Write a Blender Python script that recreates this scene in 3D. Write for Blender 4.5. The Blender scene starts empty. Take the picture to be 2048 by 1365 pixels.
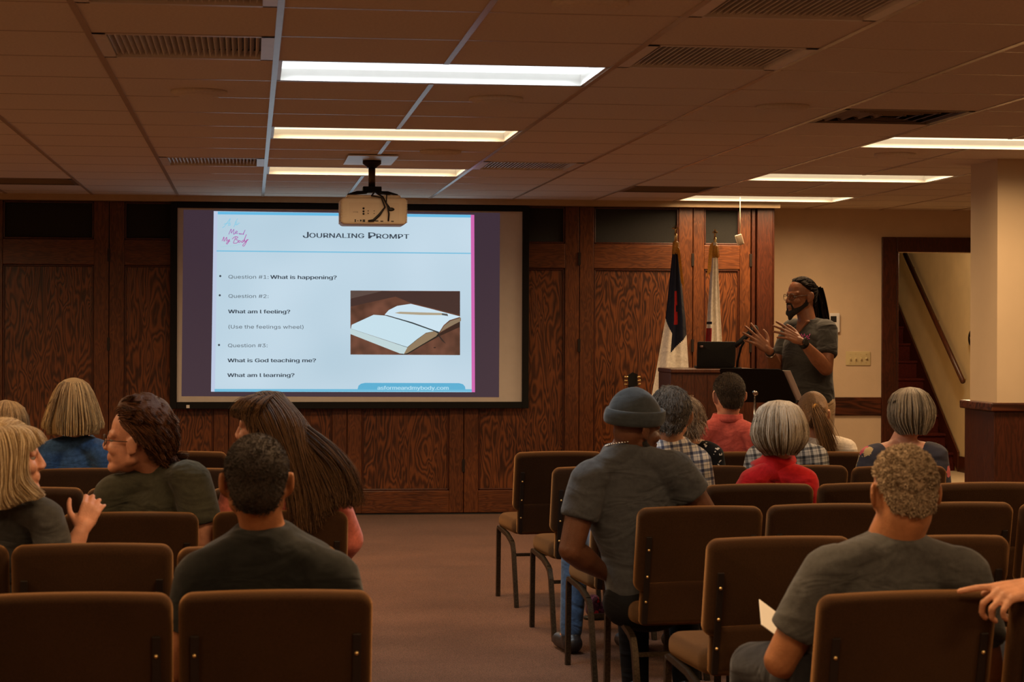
import bpy, bmesh, math, random
import numpy as np
from mathutils import Vector, Matrix, Euler

rng = np.random.default_rng(7)
random.seed(7)
SC = bpy.context.scene
COL = SC.collection
PI = math.pi

# ------------------------------------------------------------------ camera
CAMH, CZ, FPX, YAW, ROLL = 1.46, 2.456, 4100.0, math.radians(7.27), 0.0038
cam_d = bpy.data.cameras.new('camera'); cam = bpy.data.objects.new('camera', cam_d); COL.objects.link(cam)
cam_d.sensor_width = 36.0; cam_d.lens = 36.0 * FPX / 2048.0
cam_d.shift_y = -27.5 / 2048.0
cam.matrix_world = Matrix.Translation((0, 0, CAMH)) @ Matrix.Rotation(-YAW, 4, 'Z') @ Matrix.Rotation(PI / 2, 4, 'X') @ Matrix.Rotation(ROLL, 4, 'Z')
cam_d.clip_end = 100
cam_d.dof.use_dof = True; cam_d.dof.focus_distance = 12.5; cam_d.dof.aperture_fstop = 9.0
SC.camera = cam
# ------------------------------------------------------------------ view + world
SC.view_settings.view_transform = 'Standard'; SC.view_settings.look = 'None'
SC.view_settings.gamma = 1.0; SC.view_settings.use_curve_mapping = False
SC.view_settings.exposure = 0.0
wd = bpy.data.worlds.new('world'); SC.world = wd; wd.use_nodes = True
wd.node_tree.nodes['Background'].inputs[0].default_value = (1, .7, .45, 1)
wd.node_tree.nodes['Background'].inputs[1].default_value = 0.02
LAMP_W = 37.0            # watts of every warm ceiling troffer
LAMP_COOL_W = 22.0
WARM = (1.0, .635, .33)
COOL = (.86, .96, 1.0)

# ------------------------------------------------------------------ measured points -> places in the room
FW = np.array([math.sin(YAW), math.cos(YAW), 0.0]); RT = np.array([math.cos(YAW), -math.sin(YAW), 0.0]); UPV = np.array([0, 0, 1.0])
def ray(x, y):
    u, v = x - 1024.0, y - 655.0
    a = u * math.cos(ROLL) + v * math.sin(ROLL); b = -u * math.sin(ROLL) + v * math.cos(ROLL)
    return FW + RT * a / FPX - UPV * b / FPX
def W(x, y, d): return np.array([0, 0, CAMH]) + ray(x, y) * d
def atY(x, y, Y):
    r = ray(x, y); return W(x, y, Y / r[1])
def atX(x, y, X):
    r = ray(x, y); return W(x, y, X / r[0])
def atZ(x, y, z):
    r = ray(x, y); return W(x, y, (z - CAMH) / r[2])
A3 = lambda *a: np.array(a, float)
def unit(v):
    v = np.asarray(v, float); return v / (np.linalg.norm(v) + 1e-12)

# ------------------------------------------------------------------ mesh building
class MB:
    def __init__(s): s.v = []; s.f = []; s.n = 0; s.rnd = []
    def add(s, V, faces, mi=0, rnd=None):
        V = np.asarray(V, float).reshape(-1, 3)
        for fa in faces:
            fa = np.asarray(fa, int)
            if fa.ndim == 1: fa = fa[None]
            s.f.append((fa + s.n, mi))
        s.v.append(V); s.n += len(V)
        s.rnd.append(np.full(len(V), .5) if rnd is None else np.asarray(rnd, float))
        return s
    def box(s, c, size, R=None, mi=0):
        c = np.asarray(c, float); h = np.asarray(size, float) / 2
        V = np.array([[x, y, z] for x in (-1, 1) for y in (-1, 1) for z in (-1, 1)], float) * h
        if R is not None: V = V @ np.asarray(R).T
        F = [[0, 1, 3, 2], [4, 6, 7, 5], [0, 4, 5, 1], [2, 3, 7, 6], [0, 2, 6, 4], [1, 5, 7, 3]]
        return s.add(V + c, [np.array(F)], mi)
    def bb(s, a, b, mi=0):
        a = np.asarray(a, float); b = np.asarray(b, float); return s.box((a + b) / 2, np.abs(b - a), mi=mi)
    def loft(s, rings, mi=0, cap=True, closed=True):
        rings = [np.asarray(r, float) for r in rings]; n = len(rings[0]); m = len(rings)
        V = np.concatenate(rings); F = []
        idx = np.arange(n)
        nx = (idx + 1) % n
        if not closed: idx = idx[:-1]; nx = nx[:-1]
        for k in range(m - 1):
            F.append(np.stack([k * n + idx, k * n + nx, (k + 1) * n + nx, (k + 1) * n + idx], 1))
        fs = list(F)
        if cap:
            V = np.concatenate([V, rings[0].mean(0)[None], rings[-1].mean(0)[None]])
            a, b = m * n, m * n + 1
            fs.append(np.stack([np.full(n, a), (np.arange(n) + 1) % n, np.arange(n)], 1))
            fs.append(np.stack([np.full(n, b), (m - 1) * n + np.arange(n), (m - 1) * n + (np.arange(n) + 1) % n], 1))
        return s.add(V, fs, mi)
    def ell(s, c, r, R=None, n=18, m=11, mi=0):
        r = np.broadcast_to(np.asarray(r, float), (3,))
        rings = []
        for k in range(m):
            t = -PI / 2 + PI * (k + .35) / (m - 1 + .7)
            a = np.linspace(0, 2 * PI, n, endpoint=False)
            V = np.stack([np.cos(a) * math.cos(t), np.sin(a) * math.cos(t), np.full(n, math.sin(t))], 1) * r
            if R is not None: V = V @ np.asarray(R).T
            rings.append(V + np.asarray(c, float))
        return s.loft(rings, mi)
    def cap(s, p0, p1, r0, r1, n=14, side=None, flat=1.0, mi=0):
        """tapered capsule; side/flat squash the section across `side`"""
        p0 = np.asarray(p0, float); p1 = np.asarray(p1, float); L = np.linalg.norm(p1 - p0); a = unit(p1 - p0)
        u = np.cross(a, [0, 0, 1.0]) if side is None else np.asarray(side, float) - a * np.dot(side, a)
        if np.linalg.norm(u) < 1e-6: u = np.array([1.0, 0, 0])
        u = unit(u); w = np.cross(a, u); t = np.linspace(0, 2 * PI, n, endpoint=False)
        rings = []
        for q in (-80, -55, -28, 0): rings.append((p0 + a * r0 * math.sin(math.radians(q)), r0 * math.cos(math.radians(q))))
        for q in (.33, .66): rings.append((p0 + (p1 - p0) * q, r0 + (r1 - r0) * q))
        for q in (0, 28, 55, 80): rings.append((p1 + a * r1 * math.sin(math.radians(q)), r1 * math.cos(math.radians(q))))
        return s.loft([c + r * (np.outer(np.cos(t), u) * flat + np.outer(np.sin(t), w)) for c, r in rings], mi)
    def cyl(s, p0, p1, r0, r1=None, n=20, mi=0):
        return s.tube([p0, p1], [r0, r0 if r1 is None else r1], n, mi)
    def tube(s, P, r, n=10, mi=0, square=False):
        P = np.asarray(P, float); m = len(P); r = np.broadcast_to(np.asarray(r, float), (m,))
        T = np.gradient(P, axis=0); T /= np.linalg.norm(T, axis=1)[:, None] + 1e-12
        u = np.cross(T[0], [0, 0, 1.0])
        if np.linalg.norm(u) < 1e-3: u = np.array([1.0, 0, 0])
        u = unit(u); rings = []
        t = np.linspace(0, 2 * PI, n, endpoint=False) + (PI / 4 if n == 4 else 0)
        for k in range(m):
            u = unit(u - T[k] * np.dot(u, T[k])); w = np.cross(T[k], u)
            rings.append(P[k] + r[k] * (np.outer(np.cos(t), u) + np.outer(np.sin(t), w)))
        return s.loft(rings, mi)
    def rrect(s, c, ax, ay, w, h, t, rad, rd=.0, crown=0.0, n=6, mi=0, steps=3):
        """rounded rectangle slab: w along ax, h along ay, thickness t along ax x ay, rounded rim rd"""
        ax = unit(ax); ay = unit(ay); az = np.cross(ax, ay); c = np.asarray(c, float)
        def outline(i):
            ww, hh, rr = w / 2 - i, h / 2 - i, max(rad - i, .0008); pts = []
            for (sx, sy, a0) in ((1, 1, 0), (-1, 1, 90), (-1, -1, 180), (1, -1, 270)):
                for k in range(n + 1):
                    a = math.radians(a0 + 90 * k / n)
                    pts.append((sx * (ww - rr) + rr * math.cos(a), sy * (hh - rr) + rr * math.sin(a)))
                if a0 == 0 or a0 == 180:
                    x0 = sx * (ww - rr); y0 = sy * hh
                    for q in (1, 2, 3, 4, 5): pts.append((x0 * (1 - q / 3.0), y0))
            return np.array(pts)
        prof = [(rd, -t / 2)] if rd else []
        prof = []
        if rd > 0:
            for k in range(steps + 1):
                a = PI / 2 * k / steps; prof.append((rd * (1 - math.sin(a)), -t / 2 + rd * (1 - math.cos(a))))
            for k in range(steps + 1):
                a = PI / 2 * k / steps; prof.append((rd * (1 - math.cos(a)), t / 2 - rd + rd * math.sin(a)))
        else: prof = [(0, -t / 2), (0, t / 2)]
        rings = []
        for i, z in prof:
            o = outline(i); yy = o[:, 1] + crown * (1 - (2 * o[:, 0] / w) ** 2) * (o[:, 1] > 0)
            rings.append(c + np.outer(o[:, 0], ax) + np.outer(yy, ay) + az * z)
        return s.loft(rings, mi)
    def poly(s, P, mi=0):
        P = np.asarray(P, float); return s.add(P, [np.arange(len(P))], mi)
    def prism(s, P, e, mi=0):
        """flat polygon P pushed along e"""
        P = np.asarray(P, float); e = np.asarray(e, float); n = len(P); i = np.arange(n); j = (i + 1) % n
        return s.add(np.concatenate([P, P + e]), [i[::-1], i + n, np.stack([i, j, j + n, i + n], 1)], mi)
    def strands(s, P, r, rnd=None):
        """P: N x S x 3 hair paths, r: S radii -> three sided tubes"""
        N, S, _ = P.shape; T = np.gradient(P, axis=1); T /= np.linalg.norm(T, axis=2, keepdims=True) + 1e-9
        ref = np.array([.31, .22, .92]); u = np.cross(T, ref); u /= np.linalg.norm(u, axis=2, keepdims=True) + 1e-9
        w = np.cross(T, u); rr = np.asarray(r)[None, :, None]
        V = np.stack([P + rr * (math.cos(a) * u + math.sin(a) * w) for a in (0, 2.094, 4.189)], 2)
        base = (np.arange(N)[:, None] * S + np.arange(S - 1)[None]) * 3
        F = []
        for k in range(3):
            k2 = (k + 1) % 3
            F.append(np.stack([base + k, base + k2, base + 3 + k2, base + 3 + k], 2).reshape(-1, 4))
        rn = rng.random(N) if rnd is None else rnd
        return s.add(V.reshape(-1, 3), F, 0, np.repeat(rn, S * 3) if rn.ndim == 1 else np.repeat(rn.ravel(), 3))
    def build(s, name, mats, parent=None, smooth=False, origin=None):
        V = np.concatenate(s.v)
        if origin is not None: V = V - np.asarray(origin, float)
        me = bpy.data.meshes.new(name)
        me.vertices.add(len(V)); me.vertices.foreach_set('co', V.astype(np.float32).ravel())
        tot = np.concatenate([np.full(len(f), f.shape[1]) for f, _ in s.f]); mi = np.concatenate([np.full(len(f), m) for f, m in s.f])
        lp = np.concatenate([f.ravel() for f, _ in s.f])
        me.loops.add(len(lp)); me.loops.foreach_set('vertex_index', lp.astype(np.int32))
        me.polygons.add(len(tot)); me.polygons.foreach_set('loop_start', np.concatenate([[0], np.cumsum(tot)[:-1]]).astype(np.int32))
        me.polygons.foreach_set('material_index', mi.astype(np.int32))
        me.polygons.foreach_set('use_smooth', np.full(len(tot), smooth))
        me.update(calc_edges=True); me.validate()
        at = me.attributes.new('rnd', 'FLOAT', 'POINT')
        rn = np.concatenate(s.rnd).astype(np.float32)
        if len(rn) == len(me.vertices): at.data.foreach_set('value', rn)
        for m in (mats if isinstance(mats, (list, tuple)) else [mats]): me.materials.append(m)
        o = bpy.data.objects.new(name, me); COL.objects.link(o)
        if parent is not None: o.parent = parent
        return o

def remesh(o, voxel, it=4, fac=.5):
    m = o.modifiers.new('Remesh', 'REMESH'); m.mode = 'VOXEL'; m.voxel_size = voxel; m.use_smooth_shade = True
    if it:
        sm = o.modifiers.new('Smooth', 'SMOOTH'); sm.factor = fac; sm.iterations = it
    return o
def bevel(o, w=.004, seg=2):
    b = o.modifiers.new('Bevel', 'BEVEL'); b.width = w; b.segments = seg; b.limit_method = 'ANGLE'; b.angle_limit = .6
    return o
def tag(o, label=None, cat=None, group=None, kind=None):
    if label: o['label'] = label
    if cat: o['category'] = cat
    if group: o['group'] = group
    if kind: o['kind'] = kind
    return o
def empty(name, loc=(0, 0, 0), rz=0.0):
    o = bpy.data.objects.new(name, None); COL.objects.link(o); o.location = tuple(float(q) for q in loc); o.rotation_euler = (0, 0, rz)
    o.empty_display_size = .1
    return o
def thing(name, label, cat, loc=(0, 0, 0), rz=0.0, group=None): return tag(empty(name, loc, rz), label, cat, group)
def struct(o): o['kind'] = 'structure'; return o
def copy_tree(o, parent=None):
    c = o.copy(); COL.objects.link(c)
    if parent is not None: c.parent = parent
    for ch in [q for q in bpy.data.objects if q.parent == o]: copy_tree(ch, c)
    return c

# ------------------------------------------------------------------ materials
def nt(name):
    m = bpy.data.materials.new(name); m.use_nodes = True; t = m.node_tree; b = t.nodes['Principled BSDF']; return m, t, b
def nd(t, typ, **kw):
    n = t.nodes.new(typ)
    for k, v in kw.items(): setattr(n, k, v)
    return n
def coords(t, scale=(1, 1, 1), kind='Object', rot=(0, 0, 0)):
    tc = nd(t, 'ShaderNodeTexCoord'); mp = nd(t, 'ShaderNodeMapping'); mp.inputs['Scale'].default_value = scale; mp.inputs['Rotation'].default_value = rot
    t.links.new(tc.outputs[kind], mp.inputs['Vector']); return mp.outputs[0]
def noise(t, vec, scale, detail=3, rough=.55, dist=0):
    n = nd(t, 'ShaderNodeTexNoise'); n.inputs['Scale'].default_value = scale; n.inputs['Detail'].default_value = detail
    n.inputs['Roughness'].default_value = rough; n.inputs['Distortion'].default_value = dist
    t.links.new(vec, n.inputs['Vector']); return n.outputs['Fac']
def mth(t, op, a, b=None):
    n = nd(t, 'ShaderNodeMath', operation=op)
    for i, q in enumerate((a, b)):
        if q is None: continue
        if isinstance(q, (int, float)): n.inputs[i].default_value = q
        else: t.links.new(q, n.inputs[i])
    return n.outputs[0]
def ramp(t, fac, stops, interp='LINEAR'):
    r = nd(t, 'ShaderNodeValToRGB'); r.color_ramp.interpolation = interp
    e = r.color_ramp.elements
    while len(e) < len(stops): e.new(.5)
    for i, (p, c) in enumerate(stops): e[i].position = p; e[i].color = (*c[:3], 1)
    t.links.new(fac, r.inputs[0]); return r.outputs[0]
def bump(t, b, h, dist=.01, st=1.0):
    n = nd(t, 'ShaderNodeBump'); n.inputs['Distance'].default_value = dist; n.inputs['Strength'].default_value = st
    t.links.new(h, n.inputs['Height']); t.links.new(n.outputs[0], b.inputs['Normal'])
def setb(b, col=None, rough=None, metal=None, spec=None, sheen=None):
    if col is not None: b.inputs['Base Color'].default_value = (*col, 1)
    if rough is not None: b.inputs['Roughness'].default_value = rough
    if metal is not None: b.inputs['Metallic'].default_value = metal
    if spec is not None: b.inputs['Specular IOR Level'].default_value = spec
    if sheen is not None:
        b.inputs['Sheen Weight'].default_value = sheen; b.inputs['Sheen Roughness'].default_value = .45
def plain(name, col, rough=.5, metal=0.0, spec=.5, var=.12, sc=12.0, bmp=0.0):
    m, t, b = nt(name); setb(b, col, rough, metal, spec)
    f = noise(t, coords(t), sc)
    lo = tuple(c * (1 - var) for c in col); hi = tuple(min(1, c * (1 + var)) for c in col)
    t.links.new(ramp(t, f, [(.3, lo), (.7, hi)]), b.inputs['Base Color'])
    if bmp: bump(t, b, noise(t, coords(t), sc * 8, 2), bmp)
    return m
def emit(name, col, st):
    m, t, b = nt(name); setb(b, (.02, .02, .02), .8); b.inputs['Emission Color'].default_value = (*col, 1); b.inputs['Emission Strength'].default_value = st
    return m
def cloth(name, col, wr=.006, rough=.9, sheen=.15, var=.18, fine=420.0, spec=.2):
    m, t, b = nt(name); setb(b, col, rough, spec=spec, sheen=sheen)
    v = coords(t)
    f = noise(t, v, 60, 4, .7)
    lo = tuple(c * (1 - var) for c in col); hi = tuple(min(1, c * (1 + var)) for c in col)
    t.links.new(ramp(t, f, [(.3, lo), (.7, hi)]), b.inputs['Base Color'])
    w1 = noise(t, coords(t, (5, 5, 11), rot=(.0, .5, .3)), 1.0, 2, .5, 1.2)
    w2 = noise(t, v, fine, 2)
    h = mth(t, 'ADD', mth(t, 'MULTIPLY', w1, 1.0), mth(t, 'MULTIPLY', w2, .04))
    bump(t, b, h, wr * 3)
    return m
def wood(name, vertical=True, figure=True, dark=(.028, .007, .002), light=(.175, .053, .0135), rough=.36, freq=26.0):
    m, t, b = nt(name); setb(b, light, rough, spec=.45)
    k = (8.5, 8.5, 1.9) if vertical else (1.6, 8.5, 10.0)
    oi = nd(t, 'ShaderNodeObjectInfo'); tc = nd(t, 'ShaderNodeTexCoord'); mp = nd(t, 'ShaderNodeMapping'); mp.inputs['Scale'].default_value = k
    va = nd(t, 'ShaderNodeVectorMath', operation='ADD'); cx = nd(t, 'ShaderNodeCombineXYZ')
    t.links.new(mth(t, 'MULTIPLY', oi.outputs['Random'], 37.0), cx.inputs[0]); t.links.new(mth(t, 'MULTIPLY', oi.outputs['Random'], 91.0), cx.inputs[2])
    t.links.new(tc.outputs['Object'], va.inputs[0]); t.links.new(cx.outputs[0], va.inputs[1]); t.links.new(va.outputs[0], mp.inputs[0])
    n1 = noise(t, mp.outputs[0], .9 if figure else 2.2, 2.5, .5, .35)
    s = mth(t, 'SINE', mth(t, 'MULTIPLY', n1, freq * (4 if figure else 2)))
    mp2 = nd(t, 'ShaderNodeMapping'); mp2.inputs['Scale'].default_value = (90, 90, 3.0) if vertical else (3.0, 90, 90)
    t.links.new(va.outputs[0], mp2.inputs[0]); n2 = noise(t, mp2.outputs[0], 1.0, 3)
    big = noise(t, va.outputs[0], 1.6, 2)
    f = mth(t, 'ADD', mth(t, 'MULTIPLY', s, .26 if figure else .12), mth(t, 'ADD', mth(t, 'MULTIPLY', n2, .45), mth(t, 'MULTIPLY', big, .45)))
    mid = tuple((a + c) / 2 for a, c in zip(dark, light))
    t.links.new(ramp(t, f, [(.12, dark), (.45, mid), (.75, light)]), b.inputs['Base Color'])
    bump(t, b, f, .002, .5)
    return m
MT = {}
MT['wood_panel'] = wood('oak plywood panel')
MT['wood_v'] = wood('oak stile', figure=False)
MT['wood_h'] = wood('oak rail', vertical=False, figure=False)
MT['casing'] = wood('door casing oak', figure=False, dark=(.02, .005, .002), light=(.085, .02, .007))
MT['casing_h'] = wood('chair rail oak', vertical=False, figure=True, dark=(.02, .005, .002), light=(.1, .026, .009), freq=12)
MT['lectern'] = wood('lectern walnut', figure=False, dark=(.022, .006, .003), light=(.085, .024, .009))
MT['black_glass'] = plain('dark pebbled glass', (.006, .006, .004), .45, var=.5, sc=70, bmp=.004)
MT['wall'] = plain('beige painted wall', (.66, .51, .345), .85, spec=.2, var=.04, sc=5, bmp=.0008)
MT['stairwall'] = plain('cream stairwell plaster', (.66, .55, .36), .9, spec=.1, var=.07, sc=3)
MT['tile'] = plain('acoustic ceiling tile', (.80, .71, .59), .95, spec=.05, var=.07, sc=90, bmp=.0015)
MT['tbar'] = plain('ceiling grid enamel', (.52, .42, .32), .27, spec=.6, var=.03)
MT['soffit'] = plain('painted soffit', (.42, .30, .17), .6, var=.05)
MT['white_enamel'] = plain('white enamel', (.78, .76, .72), .35, var=.03)
MT['vent'] = plain('louvre enamel', (.80, .76, .70), .35, var=.05)
MT['vent_dark'] = plain('brown grille enamel', (.20, .145, .095), .4, var=.05)
MT['void'] = plain('dark duct', (.012, .009, .007), .9)
MT['screen_black'] = plain('black screen border', (.005, .005, .005), .6, spec=.2)
MT['screen_fab'] = plain('grey screen fabric', (.62, .58, .54), .9, spec=.1, var=.03)
MT['stair_red'] = plain('dark red stair carpet', (.06, .01, .007), .95, spec=.1, var=.25, sc=60)
MT['vinyl'] = plain('vestibule vinyl', (.55, .46, .34), .5, var=.05)
MT['brass'] = plain('brass bolt', (.75, .55, .25), .35, 1.0)
MT['chrome'] = plain('chrome', (.6, .58, .55), .2, 1.0)
MT['black'] = plain('matte black', (.008, .008, .008), .5)
MT['black_sat'] = plain('satin black metal', (.006, .006, .006), .6, spec=.2)
MT['plastic'] = plain('beige plastic', (.62, .52, .38), .45, var=.03)
MT['ivory'] = plain('ivory plate', (.60, .50, .27), .4, var=.03)
MT['paper'] = plain('white paper', (.75, .70, .62), .8, var=.02)
MT['proj'] = plain('projector shell', (.80, .70, .54), .45, var=.03)
MT['gold'] = plain('gold fringe', (.55, .26, .03), .6, var=.25, sc=120)
MT['navy'] = cloth('navy flag cloth', (.006, .008, .022), .003)
MT['flagwhite'] = cloth('white flag cloth', (.86, .80, .70), .003)
MT['flagred'] = cloth('red flag cloth', (.30, .012, .012), .003)
# carpet: brown pile with a fine herringbone
m, t, b = nt('brown carpet'); setb(b, (.1, .05, .03), .95, spec=.1, sheen=.1)
v = coords(t); zz = coords(t, (1, 1, 1), rot=(0, 0, .6))
wv = nd(t, 'ShaderNodeTexWave'); wv.inputs['Scale'].default_value = 26; wv.inputs['Distortion'].default_value = 3.5; wv.inputs['Detail'].default_value = 1; wv.inputs['Detail Scale'].default_value = 4
t.links.new(zz, wv.inputs['Vector'])
f = mth(t, 'ADD', mth(t, 'MULTIPLY', wv.outputs['Fac'], .25), mth(t, 'ADD', mth(t, 'MULTIPLY', noise(t, v, 160, 2, .8), .55), mth(t, 'MULTIPLY', noise(t, v, 1.3, 2), .25)))
t.links.new(ramp(t, f, [(.34, (.028, .0115, .007)), (.68, (.185, .088, .055))]), b.inputs['Base Color']); bump(t, b, f, .006); MT['carpet'] = m
# chair cloth
def chair_cloth(name, c0, c1, sh=.7):
    m, t, b = nt(name); setb(b, c0, .95, spec=.08, sheen=sh); b.inputs['Sheen Tint'].default_value = (.9, .45, .17, 1)
    f = noise(t, coords(t), 260, 2, .7); g = noise(t, coords(t), 5, 2)
    t.links.new(ramp(t, mth(t, 'ADD', mth(t, 'MULTIPLY', f, .6), mth(t, 'MULTIPLY', g, .4)), [(.35, c0), (.65, c1)]), b.inputs['Base Color']); bump(t, b, f, .0008)
    return m
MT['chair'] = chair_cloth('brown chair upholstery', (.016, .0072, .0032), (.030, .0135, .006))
MT['chair_lit'] = chair_cloth('brown upholstery toned as lit', (.05, .027, .013), (.08, .045, .022), .25)  # same brown cloth as the backs, paler tone stands in for overhead light
MT['leg'] = plain('antique gold vein tube', (.05, .034, .02), .38, .7, var=.5, sc=140)
MT['backbar'] = plain('dark brown steel strip', (.016, .010, .007), .45, .4, var=.2)

# ------------------------------------------------------------------ room shell
WY, SY, BY = 15.93, 15.80, 16.59      # partition, soffit face, beige wall
XL, XR, YB = -4.6, 7.2, -3.6
def s_box(name, a, b, mat): return struct(MB().bb(a, b).build(name, mat))
s_box('floor', (XL, YB, -.1), (XR, BY + .1, 0), MT['carpet'])
s_box('wall_left', (XL - .1, YB, 0), (XL, BY, CZ + .3), MT['wall'])
s_box('wall_right', (XR, YB, 0), (XR + .1, BY, CZ + .3), MT['wall'])
s_box('wall_behind', (XL, YB - .1, 0), (XR, YB, CZ + .3), MT['wall'])
# beige wall with the stair door opening
DX0, DX1, DZ = atY(1791, 700, BY)[0], atY(1791, 700, BY)[0] + 1.22, atY(1850, 505, BY)[2]
w = MB()
w.bb((4.13, BY, 0), (DX0, BY + .12, CZ + .3)); w.bb((DX1, BY, 0), (XR, BY + .12, CZ + .3)); w.bb((DX0, BY, DZ), (DX1, BY + .12, CZ + .3))
w.bb((4.10, WY + .02, 0), (4.13, BY + .12, CZ + .3))
struct(w.build('wall_back_right', MT['wall']))
cw = .125
tr = MB(); tr.bb((DX0 - cw, BY - .025, 0), (DX0, BY, DZ + cw)); tr.bb((DX1, BY - .025, 0), (DX1 + cw, BY, DZ + cw)); tr.bb((DX0, BY - .025, DZ), (DX1, BY, DZ + cw))
tr.bb((DX0 - .001, BY - .02, 0), (DX0 + .02, BY + .13, DZ)); tr.bb((DX1 - .02, BY - .02, 0), (DX1 + .001, BY + .13, DZ))
bevel(struct(tr.build('trim_1', MT['casing'])), .006)
z0, z1 = atY(1700, 831, BY)[2], atY(1700, 795, BY)[2]
bevel(s_box('trim_2', (4.14, BY - .02, z0), (DX0 - cw, BY, z1), MT['casing_h']), .006)
s_box('trim_3', (DX1 + cw, BY - .02, z0), (XR, BY, z1), MT['casing_h'])
s_box('baseboard_back', (4.14, BY - .015, 0), (DX0 - cw, BY, .12), MT['casing_h'])
# vestibule and stair behind the door
VX = 7.2
s_box('floor_vestibule', (4.9, BY + .1, -.1), (VX, 21.2, 0), MT['vinyl'])
s_box('wall_stair_right', (VX, BY, 0), (VX + .1, 25.5, 4.6), MT['stairwall'])
s_box('wall_stair_left', (4.8, BY + .12, 0), (4.9, 25.5, 4.6), MT['stairwall'])
s_box('wall_stair_end', (4.8, 25.5, 0), (VX + .1, 25.6, 4.6), MT['stairwall'])
s_box('ceiling_vestibule', (4.8, BY + .1, 2.45), (VX, 21.4, 2.55), MT['wall'])
s_box('ceiling_stair', (4.8, 21.4, 4.5), (VX + .1, 25.6, 4.6), MT['wall'])
s_box('wall_stair_upper', (4.8, 21.3, 2.5), (VX, 21.4, 4.6), MT['wall'])
p0 = atX(1925, 905, VX); y_st = 20.35; run, rise = .232, .186
st = thing('staircase', 'flight of dark red carpeted stairs rising behind the doorway', 'stairs', (6.1, y_st, 0))
for k in range(13):
    MB().bb((-1.15, run * k, 0), (1.09, run * (k + 1) + .02, rise * (k + 1) - .03)).build('riser', MT['stair_red'], st)
    bevel(MB().bb((-1.15, run * k - .025, rise * (k + 1) - .03), (1.09, run * (k + 1) + .02, rise * (k + 1))).build('tread', MT['stair_red'], st), .01)
# sloping skirt board up the wall
sk = MB(); sk.prism([(VX - 6.1 - .03, -.15, 0), (VX - 6.1 - .03, -.15, .2), (VX - 6.1 - .03, run * 13, .2 + rise * 13.2), (VX - 6.1 - .03, run * 13, rise * 12)], (.02, 0, 0))
sk.build('skirt_board', MT['casing'], st)
struct(MB().bb((VX - .02, BY + .13, 0), (VX, y_st - .15, .16)).build('baseboard_right', MT['casing']))
h0, h1 = atX(1926, 764, VX - .07), atX(1810, 508, VX - .07)
hr = thing('handrail', 'dark red wooden handrail on the cream stairwell wall', 'handrail', h0)
MB().tube([h0 - h0, (h1 - h0) * .5, h1 - h0], .026, 12).build('rail', MT['casing'], hr, True)
for q in (.06, .5, .93):
    c = (h1 - h0) * q; MB().tube([c + A3(0, 0, -.02), c + A3(.03, 0, -.06), c + A3(.07, 0, -.06)], .007, 8).build('bracket', MT['brass'], hr, True)
c = atX(1951, 677, VX)
bl = thing('wall_bell', 'black round wall fixture half hidden behind the beige pillar', 'wall fixture', c)
MB().tube([(-.0, 0, 0), (-.03, 0, 0), (-.05, 0, 0)], [.1, .1, .075], 24).build('dome', MT['black'], bl, True)
MB().tube([(-.05, 0, 0), (-.062, 0, 0)], [.02, .015], 12).build('knob', MT['chrome'], bl, True)
vl = thing('dome_light', 'round dome light on the vestibule ceiling beyond the doorway', 'ceiling light', (6.6, 18.3, 2.45))
MB().tube([(0, 0, 0), (0, 0, -.03), (0, 0, -.07)], [.17, .17, .1], 24).build('shade', emit('dome glow', (1, .75, .45), 2.0), vl, True)
ld = bpy.data.lights.new('stair lamp', 'POINT'); ld.energy = 75; ld.color = (1, .72, .42); ld.shadow_soft_size = .1
lo = bpy.data.objects.new('lamp', ld); COL.objects.link(lo); lo.parent = vl; lo.location = (0, 0, -.2)

# pillar
PX0, PX1, PY0, PY1 = 4.33, 4.86, 11.53, 11.98
pz = atY(1996, 823, PY0)[2]; pz2 = atY(1996, 806, PY0)[2]
s_box('wall_pillar', (PX0, PY0, 0), (PX1, PY1, CZ + .02), plain('pillar paint', (.60, .47, .31), .8, spec=.2, var=.03, sc=4))
wn = MB().bb((PX0 - .025, PY0 - .025, 0), (PX1 + .025, PY1 + .025, pz))
bevel(struct(wn.build('trim_4', MT['casing'])), .004)
bevel(struct(MB().bb((PX0 - .05, PY0 - .05, pz), (PX1 + .05, PY1 + .05, pz2)).build('trim_5', MT['casing_h'])), .008)

# ------------------------------------------------------------------ ceiling grid
GX0, GX, GY0, GY = .09, .64, 7.72, .643
def gx(i): return GX0 + GX * i
def gy(j): return GY0 + GY * j
occ = {}
FIX = [(0, 0, 'cool'), (0, 4, 'warm'), (0, 8, 'warm'), (5, 4, 'warm'), (5, 8, 'warm'), (5, 11.47, 'warm'),
       (0, -4, 'warm'), (0, -8, 'warm'), (5, 0, 'warm'), (5, -4, 'warm'), (5, -8, 'warm'), (-5, -4, 'warm'), (-5, 0, 'warm'), (-5, 4, 'warm'), (-5, 8, 'warm'), (0, -12, 'warm'), (5, -12, 'warm'), (-5, -8, 'warm')]
VENT = [(-1, -1, 'louvre'), (-1, -3, 'louvre'), (-1, 7, 'louvre'), (2, -1, 'louvre'), (2, -3, 'louvre'), (2, 7, 'louvre'), (-3, 10, 'grille'), (4, 10, 'grille'), (4, 2, 'diffuser')]
for i, j, k in FIX:
    for q in (i, i + 1):
        for jj in ({j} if float(j).is_integer() else {11, 12}): occ[(q, int(jj))] = ('f', i, j)
for i, j, k in VENT: occ[(i, j)] = ('v', i, j)
tl = MB(); tb = MB()
I0, I1, J0, J1 = -8, 12, -18, 14
def clipx(x): return min(max(x, XL), XR)
def clipy(y): return min(max(y, YB), BY)
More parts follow.
